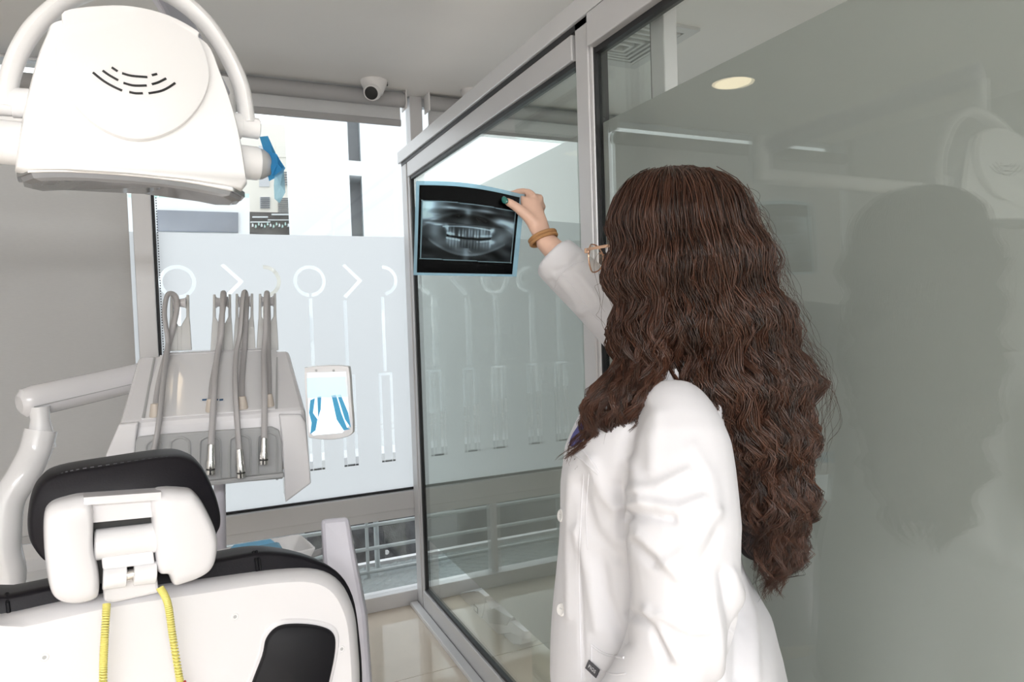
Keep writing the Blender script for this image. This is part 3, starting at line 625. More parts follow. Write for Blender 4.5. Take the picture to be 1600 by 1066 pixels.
part(unit, 'tray_bracket', 'grey_tray', MB().tube([t2 - UP * .031, np.array([pp[36][0], pp[36][1], t2[2] - .031])], .010, 10), smooth=True)
part(wcol, 'tray_bracket', 'grey_tray', MB().tube([np.array(tc_) - UP * .008, P(520, 900, 1.66) * np.array([1, 1, 0]) + UP * (tc_[2] - .008)], .008, 10), smooth=True)

# ================================================================== NEIGHBOURING ROOM: chair base seen through the clear strip
gx = 1.20; GN = np.array([-1., 0, 0])
def G(px, py, d=0): return Q(px, py, (gx, 0, 0), GN) - GN * d
g = thing('treatment_unit_base', 'white angular equipment base on the floor behind the glass', 'equipment', G(770, 1025) * np.array([1, 1, 0]))
part(g, 'cover', 'white_plastic', MB().shell([G(x, y) for x, y in [(711, 932), (718, 926), (740, 922), (752, 927), (775, 962), (800, 972), (822, 988), (821, 1000), (800, 990), (765, 994), (757, 991), (728, 960)]], -GN, [(0, .96), (.012, 1), (.14, 1), (.15, .96)]), smooth=True, angle=40)
part(g, 'end_cap', 'white_plastic', MB().shell([G(x, y) for x, y in [(709, 930), (714, 925), (718, 936), (714, 940)]], -GN, [(.0, 1), (.13, 1)]), bevel=.004)
part(g, 'raised_lid', 'white_gloss', MB().shell([G(x, y, -.004) for x, y in [(740, 930), (748, 923), (760, 932), (757, 952), (752, 970), (741, 957)]], -GN, [(0, 1), (.12, 1)]), bevel=.004)
part(g, 'grey_insert', 'grey_tray', MB().shell([G(x, y, -.003) for x, y in [(760, 955), (772, 950), (800, 965), (792, 978), (765, 974)]], -GN, [(0, 1), (.10, 1)]), bevel=.004)
for pts in ([(742, 944), (748, 950), (748, 951.3), (742, 945.3)], [(742, 952), (748, 958), (748, 959.3), (742, 953.3)], [(742, 944), (743, 945), (743, 954), (742, 953)], [(747.2, 949), (748.2, 950), (748.2, 959), (747.2, 958)]):
    part(g, 'logo_mark', 'dark', MB().shell([G(x, y, -.006) for x, y in pts], -GN, [(0, 1), (.003, 1)]))
part(g, 'bracket', 'white_plastic', MB().shell([G(x, y, .02) for x, y in [(764, 988), (812, 994), (806, 1010), (770, 1006)]], -GN, [(0, 1), (.09, 1)]), bevel=.005)
cz = G(787, 1013, .01); cr = float(cz[2])
for d in (.0, .085):
    hb = part(g, 'caster_wheel', 'white_plastic', MB().lathe(cz + np.array([d, 0, 0]), -GN, [(0, cr * .92), (.004, cr), (.026, cr), (.03, cr * .92)], 28), smooth=True)
    part(hb, 'wheel_hub', 'grey_tray', MB().lathe(cz + np.array([d - .002, 0, 0]), -GN, [(0, cr * .45), (.034, cr * .45)], 20))
q = G(733, 962, .05); part(g, 'rear_leg', 'grey_tray', MB().tube([q, q * np.array([1, 1, 0])], .012, 10), smooth=True)
tag(obj('floor_cabinet', MB().box(1.40, 2.05, 3.27, 3.36, .0, .30), 'leather', bevel=.01), 'low dark box against the window behind the glass partition', 'cabinet')

# ================================================================== OUTSIDE
struct('ground', MB().box(-60, 70, 4.9, 120, -6.1, -6), 'pavement')
wt = thing('white_tower', 'tall blank white building with two vertical window slots outside', 'building', (3, 16, -6))
TP, TN = np.array([0, 16., 0]), np.array([.10, -.995, 0])
def tp(px, py, d=0): return Q(px, py, TP, TN) - TN * d
xl, xr = tp(455, 400), tp(1500, 400)
def wallpts(pts, d0, d1): return MB().shell([tp(x, y) for x, y in pts], -TN, [(d0, 1), (d1, 1)])
# facade in vertical strips so that the two slots are real recesses
tz = 12.0
def strip(pxa, pxb, z0, z1, d0=0, d1=8.0):
    a = tp(pxa, 450); b = tp(pxb, 450); mb = MB()
    q = [np.array([a[0], a[1], z0]), np.array([b[0], b[1], z0]), np.array([b[0], b[1], z1]), np.array([a[0], a[1], z1])]
    return mb.shell(q, np.array([.17, .985, 0]), [(d0, 1), (d1, 1)])
zz = lambda px, py: float(tp(px, py)[2])
for nm, a, b, z0, z1 in (('facade', 456, 553, -6, tz), ('facade', 572, 1500, -6, tz), ('facade', 553, 572, -6, zz(562, 371)), ('facade', 553, 572, zz(562, 275), zz(562, 252)), ('facade', 553, 572, 8.5, tz)):
    part(wt, nm, 'building_white', strip(a, b, z0, z1))
part(wt, 'slot_back', 'building_grey', strip(553, 572, 1.0, 9, .9, 1.2))
bb = thing('beige_building', 'beige apartment block with shuttered windows behind the lamp handle', 'building', (-1, 30, -6))
BPp, BNn = np.array([0, 30., 0]), np.array([0, -1., 0])
def b3(px, py, d=0): return Q(px, py, BPp, BNn) - BNn * d
part(bb, 'wall', 'building_beige', MB().shell([b3(300, 560), b3(470, 560), b3(470, 196), b3(300, 190)], -BNn, [(0, 1), (9, 1)]))
for (x0_, x1_, y0_, y1_, lou) in ((405, 421, 268, 292, 0), (406, 422, 308, 326, 6), (432, 455, 268, 291, 6), (433, 456, 309, 333, 8), (404, 420, 228, 252, 0), (431, 455, 222, 246, 0), (350, 366, 308, 326, 4), (350, 366, 268, 290, 0)):
    wdw = part(bb, 'window', 'building_grey' if x0_ < 425 else 'building_beige', MB().shell([b3(x0_, y1_), b3(x1_, y1_), b3(x1_, y0_), b3(x0_, y0_)], BNn, [(-.2, 1), (.04, 1)]))
    for k in range(lou):
        yy = y0_ + (k + .5) * (y1_ - y0_) / lou
        part(wdw, 'louver', 'window_dark', MB().shell([b3(x0_ + 1, yy + .8, -.06), b3(x1_ - 1, yy + .8, -.06), b3(x1_ - 1, yy - .5, -.06), b3(x0_ + 1, yy - .5, -.06)], BNn, [(0, 1), (.05, 1)]))
sh = thing('shop_terrace', 'dark shop terrace with white lights at the foot of the beige block', 'building', (-1, 28, -6))
SPp = np.array([0, 27., 0])
def s3(px, py, d=0): return Q(px, py, SPp, BNn) - BNn * d
part(sh, 'wall', 'shop_dark', MB().shell([s3(388, 374), s3(470, 374), s3(470, 333), s3(388, 331)], -BNn, [(0, 1), (2, 1)]))
for (x0_, x1_, y0_, y1_) in ((394, 418, 339, 341), (424, 452, 335, 337), (418, 458, 344, 345.2), (391, 422, 347, 348.5), (452, 458, 341, 343)):
    part(sh, 'awning_edge', 'building_white', MB().shell([s3(x0_, y1_), s3(x1_, y1_), s3(x1_, y0_), s3(x0_, y0_)], BNn, [(0, 1), (.15, 1)]))
for k in range(14):
    x = 393 + k * 4.6; y = 352 + 2 * math.sin(k * 2.1)
    part(sh, 'planter', 'green_glass' if k % 3 else 'building_white', MB().shell([s3(x, y + 3), s3(x + 3, y + 3), s3(x + 2.5, y - 1), s3(x + .6, y - 2)], BNn, [(0, 1), (.2, .9)]))
lb = thing('low_white_building', 'low white building with a long dark window strip outside', 'building', (-3, 12, -6))
LPp = np.array([0, 12., 0])
def l3(px, py, d=0): return Q(px, py, LPp, BNn) - BNn * d
part(lb, 'wall', 'building_white', MB().shell([l3(-500, 700), l3(390, 700), l3(390, 309), l3(-500, 307)], -BNn, [(0, 1), (5, 1)]))
part(lb, 'window_strip', 'sign_dark', MB().shell([l3(246, 362), l3(372, 364), l3(372, 333), l3(246, 329)], BNn, [(-.05, 1), (.06, 1)]))
for k in range(22):
    xa = 390 - k * 24
    part(lb, 'glass_balustrade', 'green_glass', MB().shell([l3(xa - 23, 309), l3(xa, 309), l3(xa, 301), l3(xa - 23, 301)], -BNn, [(.1, 1), (.14, 1)]))
# balcony with grating, railing and outdoor unit
gr = thing('balcony_grating', 'expanded metal balcony grating outside the lower window', 'grating', (.6, 3.9, -.06)); mb = MB()
for i in range(78):
    x = -1.6 + i * .05
    for j in range(17):
        y = 3.50 + j * .04; s = .022 if (i + j) % 2 else -.022
        mb.obox((x, y, -.055), (.025, s * .5, .004), (0, .003, .006), (.0, .0, .004))
o = part(gr, 'mesh', 'rail_paint', mb); o['kind'] = 'stuff'
part(gr, 'frame', 'alu', MB().box(-1.7, 3.6, 4.16, 4.20, -.10, -.03)); part(gr, 'under_floor', 'asphalt', MB().box(-1.7, 3.6, 3.46, 4.2, -.42, -.38))
rl_ = thing('balcony_railing', 'grey tubular balcony railing outside the lower window', 'railing', (.6, 3.98, -.05))
RP = np.array([0, 3.98, 0])
zr = lambda px, py: float(Q(px, py, RP, (0, 1, 0))[2])
for z_ in (zr(600, 818), zr(600, 854), zr(600, 890)): part(rl_, 'rail', 'rail_paint', MB().tube([(-1.8, 3.98, z_), (3.6, 3.98, z_)], .011, 10), smooth=True)
for x_ in [float(Q(574, 860, RP, (0, 1, 0))[0]) + k for k in (-2, -1, 0, 1, 2)]:
    part(rl_, 'post', 'rail_paint', MB().tube([(x_, 3.98, -.05), (x_, 3.98, .95)], .010, 10), smooth=True)
x_ = float(Q(589, 860, (0, 4.06, 0), (0, 1, 0))[0]); part(rl_, 'stanchion', 'rail_paint', MB().tube([(x_, 4.06, -.05), (x_, 4.06, .95)], .015, 14), smooth=True)
pr = thing('roof_parapet', 'dark rough roof surface beyond the balcony railing', 'roof', (.6, 7, -1.2))
part(pr, 'parapet', 'asphalt', MB().box(-3, 6, 6.6, 6.9, -3, .10)); part(pr, 'roof_slab', 'asphalt', MB().box(-4, 8, 4.95, 6.6, -1.3, -1.0)); part(pr, 'coping', 'building_grey', MB().box(-3, 6, 6.55, 6.95, .10, .17))
tag(obj('roof_box', MB().obox(P(593, 806, 6.3), (.13, 0, 0), (0, .15, 0), (0, 0, .06)), 'dark', bevel=.01), 'black box standing on the roof beyond the railing', 'box')
tag(obj('roof_cable', MB().tube(spline([P(600, 830, 5.2), P(602, 880, 5.2), P(610, 905, 5.1), P(622, 925, 5.0)], 6), .006, 6), 'dark', smooth=True), 'black cable dangling by the balcony stanchion', 'cable')
tag(obj('roof_medallion', MB().lathe(P(604, 863, 6.4), (0, -1, 0), [(0, .022), (.01, .022), (.012, .015), (.006, .013)], 20), 'alu_light', smooth=True), 'small round grey fitting on the dark parapet', 'fitting')
ac = thing('outdoor_fan_unit', 'air conditioning outdoor unit with ringed fan grille beyond the window', 'fan unit', P(420, 850, 5.3))
ap = P(420, 838, 5.3); part(ac, 'casing', 'ac_white', MB().box(ap[0] - .45, ap[0] + .28, ap[1] - .05, ap[1] + .5, ap[2] - .55, ap[2] - .03), bevel=.02)
for k in range(9):
    r_ = .05 + .033 * k
    part(ac, 'grille_ring', 'alu_light', MB().tube([(ap[0] - .12 + r_ * math.cos(a), ap[1] + .2 + r_ * math.sin(a) * .7, ap[2] + .0 + .05 * math.sin(a)) for a in np.linspace(0, 2 * math.pi, 40)], .005, 5), smooth=True)
for k in range(4):
    a = k * math.pi / 4; part(ac, 'grille_spoke', 'alu_light', MB().tube([(ap[0] - .12 + .31 * math.cos(a), ap[1] + .2 + .217 * math.sin(a), ap[2] + .05 * math.sin(a)), (ap[0] - .12 - .31 * math.cos(a), ap[1] + .2 - .217 * math.sin(a), ap[2] - .05 * math.sin(a))], .005, 5))
#PERSON
# ================================================================== PERSON
TH = math.radians(-42); BF = np.array([math.sin(TH), math.cos(TH), 0]); BL_ = np.array([-math.cos(TH), math.sin(TH), 0])   # body forward / left
B0 = P(1050, 700, 1.10); B0[2] = 0
def W(a, b, z): return B0 + BF * a + BL_ * b + UP * z
def remesh(mb, voxel, smooth_it, name):
    tmp = bpy.data.objects.new('tmp', mb.mesh('tmp')); COL.objects.link(tmp)
    r = tmp.modifiers.new('r', 'REMESH'); r.mode = 'VOXEL'; r.voxel_size = voxel
    q = tmp.modifiers.new('s', 'SMOOTH'); q.factor = .5; q.iterations = smooth_it
    dg = bpy.context.evaluated_depsgraph_get(); me = bpy.data.meshes.new_from_object(tmp.evaluated_get(dg)); me.name = name
    old = tmp.data; bpy.data.objects.remove(tmp); bpy.data.meshes.remove(old)
    me.polygons.foreach_set('use_smooth', [True] * len(me.polygons)); me.materials.clear(); return me
def ring(z, fr, bk, hw, a0=0, b0=0, e=2.3, n=44):
    out = []
    for q in np.linspace(0, 2 * math.pi, n, endpoint=False):
        c, s_ = math.cos(q), math.sin(q); k = lambda v: math.copysign(abs(v) ** (2 / e), v)
        out.append(W(a0 + (fr if c > 0 else bk) * k(c), b0 + hw * k(s_), z))
    return out
person = thing('person', 'person in white lab coat with long wavy brown hair holding up an x-ray film', 'person', (float(B0[0]), float(B0[1]), 0))
# --- joints
SR = W(-.0, -.165, 1.375); ER = P(992, 520, 1.42); WR = P(850, 374, 1.495)
SL = W(-.035, .160, 1.285); EL = W(-.045, .225, 1.06); WL = W(.07, .215, .84)
HC = P(1036, 386, 1.10); HT = math.radians(-32); HF = np.array([math.sin(HT), math.cos(HT), 0]); HL = np.array([-math.cos(HT), math.sin(HT), 0])
def HW(a, b, z): return HC + HF * a + HL * b + UP * z
bd = MB()
bd.loft([ring(z, f_, b_, w_, a0) for z, f_, b_, w_, a0 in [(.84, .10, .11, .15, 0), (.92, .11, .12, .165, 0), (1.05, .10, .085, .125, .02), (1.18, .13, .085, .14, .01), (1.27, .10, .085, .15, 0), (1.33, .07, .07, .10, 0), (1.38, .05, .05, .06, .0)]])
bd.tube([W(.0, 0, 1.36), W(.015, 0, 1.43), HC - UP * .06], [.058, .052, .055], 16)                                   # neck
hr = lambda z, f_, b_, w_: [HW((f_ if math.cos(q) > 0 else b_) * math.cos(q), w_ * math.sin(q), z) for q in np.linspace(0, 2 * math.pi, 28, endpoint=False)]
bd.loft([hr(-.125, .055, .01, .025), hr(-.115, .078, .03, .04), (hr(-.085, .085, .055, .055)), hr(-.04, .088, .085, .066), hr(.0, .088, .095, .072), hr(.05, .088, .098, .074), hr(.085, .065, .08, .06), hr(.108, .03, .04, .03)])
bd.loft([[HW(.084, .012, -.035), HW(.084, -.012, -.035), HW(.112, -.006, -.034), HW(.112, .006, -.034)], [HW(.083, .008, .012), HW(.083, -.008, .012), HW(.09, -.004, .012), HW(.09, .004, .012)]])  # nose
for sgn in (-1, 1):
    bd.tube([HW(-.005, sgn * .070, -.03), HW(-.008, sgn * .078, -.005), HW(-.01, sgn * .074, .022)], [(.006, .010), (.008, .015), (.006, .010)], 10)   # ears
    bd.tube([HW(.082, -.018, -.062 - .005 * sgn), HW(.091, 0, -.062 - .005 * sgn), HW(.082, .018, -.062 - .005 * sgn)], [.003, .0055, .003], 8)        # lips
for S_, E_, W_ in ((SR, ER, WR), (SL, EL, WL)):
    bd.tube([S_, S_ * .5 + E_ * .5, E_, E_ * .6 + W_ * .4, W_], [.048, .042, .036, .034, (.027, .021)], 16)
# right hand: palm, thumb on the near side of the film, four fingers behind it
bd.loft([[P(c[0] + hx * math.cos(q) * 1.0, c[1] + hx * math.cos(q) * .28, Z + th * math.sin(q)) for q in np.linspace(0, 2 * math.pi, 16, endpoint=False)]
         for c, hx, Z, th in [((854, 382), 19, 1.493, .020), ((848, 370), 18.5, 1.497, .018), ((840, 352), 20, 1.505, .016), ((834, 334), 20, 1.512, .015), ((830, 318), 18, 1.518, .014), ((828, 309), 15, 1.522, .012)]])
bd.tube([P(836, 350, 1.503), P(822, 336, 1.498), P(806, 323, 1.497), P(795, 316, 1.499), P(787, 312, 1.502)], [.016, .0125, .0105, .0095, .006], 12)
for pts, r_ in (([(834, 310, 1.522), (829, 302, 1.532), (815, 299, 1.546), (797, 303, 1.552)], .0085), ([(840, 318, 1.526), (843, 309, 1.542), (824, 309, 1.558), (793, 315, 1.558)], .009),
                ([(842, 328, 1.526), (847, 322, 1.546), (828, 322, 1.564), (798, 327, 1.562)], .0085), ([(842, 340, 1.522), (846, 336, 1.542), (832, 336, 1.560), (808, 339, 1.560)], .0075)):
    bd.tube(spline([P(*q) for q in pts], 4), np.linspace(r_ * 1.1, r_ * .8, 13).tolist(), 10)
# left hand hanging
pl_ = [WL, W(.085, .215, .80), W(.095, .213, .76)]
bd.tube(pl_, [(.024, .018), (.034, .015), (.036, .014)], 14)
for k, (df, ln) in enumerate(((-.028, .062), (-.010, .072), (.010, .070), (.028, .058))):
    b_ = W(.098 + df, .213, .765); bd.tube([b_, b_ - UP * ln * .5 + BF * .008, b_ - UP * ln + BF * .003], [.009, .0085, .007], 10)
bd.tube([W(.12, .205, .80), W(.14, .195, .765), W(.143, .19, .735)], [.012, .010, .007], 10)
for sgn in (-1, 1):                                                                                                      # legs
    bd.tube([W(0, sgn * .085, .88), W(.01, sgn * .088, .65), W(.01, sgn * .085, .48), W(-.012, sgn * .085, .30), W(-.015, sgn * .085, .08)], [.088, .072, .053, .052, .036], 18)
    bd.tube([W(-.05, sgn * .085, .04), W(.05, sgn * .088, .045), W(.15, sgn * .092, .028)], [(.035, .035), (.042, .035), (.035, .022)], 14)
bme = remesh(bd, .0042, 5, 'body'); part(person, 'body', 'skin', bme)
for sgn in (-1, 1):
    e_ = part(person, 'eye', 'white_gloss', MB().lathe(HW(.068, sgn * .031, .0), HF, [(0, .012), (.010, .0105), (.016, .006), (.0175, .001)], 16), smooth=True)
    part(e_, 'iris', 'hair_core', MB().lathe(HW(.0845, sgn * .031, .0), HF, [(0, .005), (.0012, .004)], 12))
nl = [P(794, 312, 1.4895), P(788, 306.5, 1.493), P(784, 309, 1.4945), P(784, 315, 1.4945), P(788, 318.5, 1.4915), P(793, 317.5, 1.489)]
nn = _n(EYE - nl[0]); part(person, 'thumb_nail', 'nail', MB().shell(spline(nl, 3, True), nn, [(-.004, 1), (.0015, 1), (.0035, .85), (.0043, .55)]), smooth=True, angle=70)
# --- scrubs, trousers, shoes
sb = MB().loft([ring(z, f_, b_, w_, a0) for z, f_, b_, w_, a0 in [(.86, .13, .13, .17, 0), (1.05, .125, .095, .14, .02), (1.18, .15, .095, .15, .012), (1.27, .118, .092, .155, 0), (1.335, .085, .075, .10, .0)]])
part(person, 'scrub_top', 'scrubs', remesh(sb, .006, 4, 'scrub_top'))
tr = MB()
for sgn in (-1, 1): tr.tube([W(0, sgn * .088, .90), W(.01, sgn * .09, .65), W(.01, sgn * .088, .48), W(-.008, sgn * .087, .30), W(-.01, sgn * .087, .09)], [.105, .092, .078, .072, .066], 20)
part(person, 'trousers', 'trousers', remesh(tr, .007, 4, 'trousers'))
for sgn in (-1, 1):
    part(person, 'shoe', 'shoe', MB().loft([[W(-.085 + .27 * t, sgn * .09 + w_ * math.cos(q), max(.0, .045 * h_ + .05 * h_ * math.sin(q))) for q in np.linspace(0, 2 * math.pi, 16, endpoint=False)] for t, w_, h_ in ((0, .02, .8), (.08, .038, 1.05), (.35, .043, 1.0), (.65, .048, .85), (.9, .043, .65), (1, .02, .5))]), smooth=True)
# --- lab coat
ct = MB()
ct.loft([ring(z, f_, b_, w_, a0, e=e) for z, f_, b_, w_, a0, e in [
    (.70, .205, .190, .215, -.005, 2.5), (.80, .20, .178, .21, -.005, 2.5), (.88, .198, .168, .205, -.0, 2.5), (.95, .194, .150, .195, 0, 2.4), (1.02, .190, .108, .178, .0, 2.4), (1.10, .186, .088, .17, 0, 2.3),
    (1.18, .182, .088, .172, 0, 2.2), (1.24, .168, .094, .178, 0, 2.2), (1.29, .145, .098, .170, -.004, 2.2), (1.325, .118, .094, .138, -.01, 2.1), (1.355, .09, .085, .104, -.012, 2.0), (1.385, .068, .072, .078, -.012, 2.0), (1.41, .05, .062, .060, -.01, 2)]])
CU = P(866, 402, 1.482)
ct.tube(spline([SR - BL_ * -.03, SR * .55 + ER * .45, ER, ER * .5 + CU * .5, CU], 5), np.interp(np.linspace(0, 1, 21), [0, .3, .5, .75, 1], [.078, .072, .066, .056, .047]).tolist(), 22)
CLf = W(.062, .217, .86)
ct.tube(spline([W(-.02, .105, 1.318), W(-.040, .160, 1.265), W(-.050, .195, 1.17), W(-.050, .215, 1.07), W(-.02, .226, .98), CLf], 5), np.interp(np.linspace(0, 1, 26), [0, .2, .4, .6, .8, 1], [.045, .068, .077, .069, .058, .05]).tolist(), 24)
cme = remesh(ct, .0048, 7, 'lab_coat')
# folds: ridges (+) and valleys (-) laid over the cloth
co = np.empty(len(cme.vertices) * 3); cme.vertices.foreach_get('co', co); co = co.reshape(-1, 3)
no = np.empty(len(cme.vertices) * 3); cme.vertex_normals.foreach_get('vector', no); no = no.reshape(-1, 3)
cc = (co - EYE) @ RC.T; pxy = np.stack([CX + FPX * cc[:, 0] / cc[:, 2], CY + FPX * cc[:, 1] / cc[:, 2]], 1)
near = ((no * (EYE - co)).sum(1) > 0)
disp = np.zeros(len(co))
FO = [  # polyline, amplitude (m), width (px)
    ([(972, 792), (1010, 786), (1060, 796), (1100, 780)], .008, 9), ([(975, 806), (1015, 806), (1050, 812)], -.007, 8), ([(985, 770), (1030, 760), (1075, 738)], .006, 10), ([(1000, 835), (1030, 862), (1062, 905)], .006, 8),
    ([(990, 850), (1020, 880)], -.005, 7), ([(985, 960), (1020, 975), (1040, 1030)], -.007, 8), ([(1010, 955), (1040, 1000), (1060, 1030)], .007, 8), ([(1030, 960), (1080, 985), (1105, 985)], .006, 8), ([(1045, 880), (1090, 850), (1120, 800)], .006, 11),
    ([(1060, 920), (1100, 880), (1125, 840)], -.005, 9), ([(1080, 700), (1110, 740), (1125, 800)], .004, 12), ([(985, 720), (1000, 755), (1010, 790)], .005, 9), ([(968, 760), (975, 790), (972, 830)], -.010, 9),
    ([(925, 720), (945, 770), (968, 800)], .006, 10), ([(910, 760), (930, 830), (965, 870)], -.006, 10), ([(905, 830), (925, 900), (935, 980)], .006, 10), ([(940, 870), (950, 930), (975, 1000)], -.006, 10), ([(893, 740), (888, 850), (890, 960)], .004, 7),
    ([(912, 800), (908, 900), (912, 1060)], -.003, 4), ([(1150, 900), (1170, 960), (1172, 1060)], .007, 10), ([(1135, 900), (1150, 980), (1150, 1060)], -.007, 9), ([(1115, 930), (1125, 1000), (1125, 1060)], .006, 9), ([(1005, 640), (985, 680), (975, 740)], -.006, 10), ([(1030, 650), (1020, 690), (1020, 730)], .004, 12),
    ([(868, 425), (890, 415), (905, 400)], -.006, 4), ([(862, 440), (885, 470), (905, 500)], -.005, 6), ([(905, 430), (925, 455), (940, 480)], .005, 7), ([(880, 480), (905, 490), (930, 480)], .005, 7)]
def segd(p, a, b):
    ab = b - a; t = np.clip(((p - a) @ ab) / (ab @ ab), 0, 1); return np.linalg.norm(p - (a + t[:, None] * ab), axis=1)
for pts, amp, wd in FO:
    pts = [np.array(q, float) for q in pts]; d = np.min([segd(pxy, pts[i], pts[i + 1]) for i in range(len(pts) - 1)], 0)
    disp += amp * np.exp(-(d / wd) ** 2) * near
for _ in range(14):                                       # gentle overall drape
    k = rng.normal(size=3) * np.array([22, 22, 9]); disp += .0011 * np.sin(co @ k + rng.uniform(0, 6))
co = co + no * disp[:, None]; cme.vertices.foreach_set('co', co.ravel()); cme.update()
coat = part(person, 'lab_coat', 'coat', cme)
# thin strips that lie on the coat: snap points to its surface seen along the view ray
from mathutils.bvhtree import BVHTree
bv = BVHTree.FromPolygons([tuple(q) for q in co], [tuple(p.vertices) for p in cme.polygons])
def snap(px, py, lift=.001):
    r = _n(ray(px, py)); h, n_, i_, d_ = bv.ray_cast(Vector(EYE.tolist()), Vector(r.tolist()))
    if h is None: return None, None
    n_ = np.array(n_); n_ = n_ if n_ @ r < 0 else -n_
    return np.array(h) + n_ * lift, n_
def seam(name, pts, r_=.0011, m='coat'):
    q = [snap(x, y, .0)[0] for x, y in spline(pts, 10)]; q = [a for a in q if a is not None]
    if len(q) > 2: part(coat, name, m, MB().tube(q, r_, 6), smooth=True)
seam('placket_seam', [(912, 742), (908, 800), (905, 900), (908, 1064)]); seam('lapel_edge', [(900, 712), (912, 721), (935, 742)], .0018); seam('lapel_edge', [(910, 704), (925, 722), (936, 740)], .0018)
seam('pocket_edge', [(924, 1008), (945, 1022), (975, 1028)], .0018); seam('pocket_edge', [(924, 1008), (924, 1064)], .0014); seam('pocket_edge', [(936, 1048), (960, 1054), (978, 1052)], .0012)
seam('cuff_seam', [(866, 452), (876, 430), (895, 412), (912, 408)], .0012); seam('sleeve_seam', [(876, 425), (900, 455), (925, 490), (940, 505)], .0009)
seam('dart_seam', [(920, 740), (916, 800), (918, 860)], .0009)
for x, y in ((877, 806), (878, 953)):
    h, n_ = snap(x, y, .0)
    if h is None: continue
    n_ = _n(n_ + .35 * _n(EYE - h)); bu = part(coat, 'button', 'button', MB().lathe(h - n_ * .002, n_, [(0, .0098), (.0035, .0098), (.005, .0085), (.0042, .006), (.004, .001)], 24), smooth=True)
    for k in range(4): part(bu, 'button_hole', 'grey_tray', MB().lathe(h + n_ * .0018 + UP * (.0018 if k < 2 else -.0018) + np.cross(n_, UP) * (.0018 if k % 2 else -.0018), n_, [(0, .0007), (.0006, .0007)], 8))
h, n_ = snap(927, 1045, .002); tx = _n(np.cross(UP, n_)); tx = tx if tx @ RC[0] > 0 else -tx; ty = np.cross(n_, tx); tx2 = _n(tx * .92 - ty * .38); ty2 = np.cross(n_, tx2)
tg = part(coat, 'pocket_tag', 'tag', MB().obox(h, tx2 * .0105, ty2 * .0070, n_ * .0012), bevel=.0006)
fc = bpy.data.curves.new('tag_lettering', 'FONT'); fc.body = 'FIGS'; fc.size = .0072; fc.align_x = 'CENTER'; fc.align_y = 'CENTER'; fc.extrude = .0002
tmp = bpy.data.objects.new('tmp', fc); COL.objects.link(tmp); me = bpy.data.meshes.new_from_object(tmp.evaluated_get(bpy.context.evaluated_depsgraph_get())); bpy.data.objects.remove(tmp)
mm = Matrix(np.stack([tx2, ty2, n_], 1).tolist()).to_4x4(); mm.translation = Vector((h + n_ * .0014).tolist()); me.transform(mm); me.materials.clear(); part(tg, 'tag_lettering', 'tag_text', me)
# v-neck of the scrubs and coat collar showing beside the front locks
cl = MB()
for sgn in (1, -1):
    pts = [W(-.075, sgn * .03, 1.415), W(-.05, sgn * .075, 1.42), W(.01, sgn * .082, 1.392), W(.07, sgn * .075, 1.345), W(.115, sgn * .055, 1.295), W(.14, sgn * .03, 1.25)]
    p_ = spline(pts, 5); cl.tube(p_, [(.005, .013)] * len(p_), 8, flat=UP)
part(coat, 'collar', 'coat', cl, smooth=True)
vn = MB(); vq = [snap(x, y, .002) for x, y in spline([(893, 698), (899, 678), (921, 650), (934, 640), (928, 660), (909, 690)], 3, True)]
vq = [q for q in vq if q[0] is not None]; vn.shell([q[0] for q in vq], _n(sum(q[1] for q in vq)), [(-.003, 1), (.002, 1)])
part(person, 'scrub_neckline', 'scrubs', vn, smooth=True)
# --- wrist band (double elastic) and glasses
wb = thing('hair_tie', 'tan double elastic hair tie worn on the raised wrist', 'hair tie', WR)
wc = P(848.5, 372, 1.496); wax = _n(P(840, 352, 1.505) - P(856, 392, 1.49)); wd1 = _n(P(868, 362, 1.496) - P(832, 381, 1.496)); wd1 = _n(wd1 - wax * (wd1 @ wax) * .8); wd2 = _n(np.cross(wax, wd1))
for off in (-.004, .0035):
    part(wb, 'elastic_loop', 'tan_band', MB().tube([wc + wax * off + wd1 * .0295 * math.cos(q) + wd2 * .0245 * math.sin(q) for q in np.linspace(0, 2 * math.pi, 37)], .0042, 8), smooth=True)
gs = thing('eyeglasses', 'thin rose gold eyeglasses just showing beyond the hair', 'glasses', HW(.1, 0, .0))
hg_ = P(919, 402, 1.075)
for sgn in (1, -1):
    c_ = HW(.108, sgn * .035, -.012)
    rim = [c_ + HL * .027 * math.cos(q) + UP * (.023 * math.sin(q)) - HF * .006 * abs(math.cos(q)) for q in np.linspace(0, 2 * math.pi, 33)]
    part(gs, 'rim', 'gold', MB().tube(rim, .0012, 6), smooth=True)
    part(gs, 'lens', 'glass', MB().shell(rim[:-1], HF, [(-.0006, .98), (.0006, .98)]))
    te = spline([HW(.104, sgn * .064, -.002), HW(.09, sgn * .074, .0), HW(.03, sgn * .078, .002), HW(-.02, sgn * .08, -.004)], 5)
    part(gs, 'temple', 'gold', MB().tube(te, (.0016, .0030) if False else [(.0014, .0026)] * len(te), 6), smooth=True)
    part(gs, 'hinge', 'gold', MB().obox(HW(.102, sgn * .066, -.002), HF * .004, HL * .003, UP * .004), bevel=.001)
part(gs, 'bridge', 'gold', MB().tube([HW(.108, .009, -.004), HW(.113, 0, .0), HW(.108, -.009, -.004)], .0012, 6))

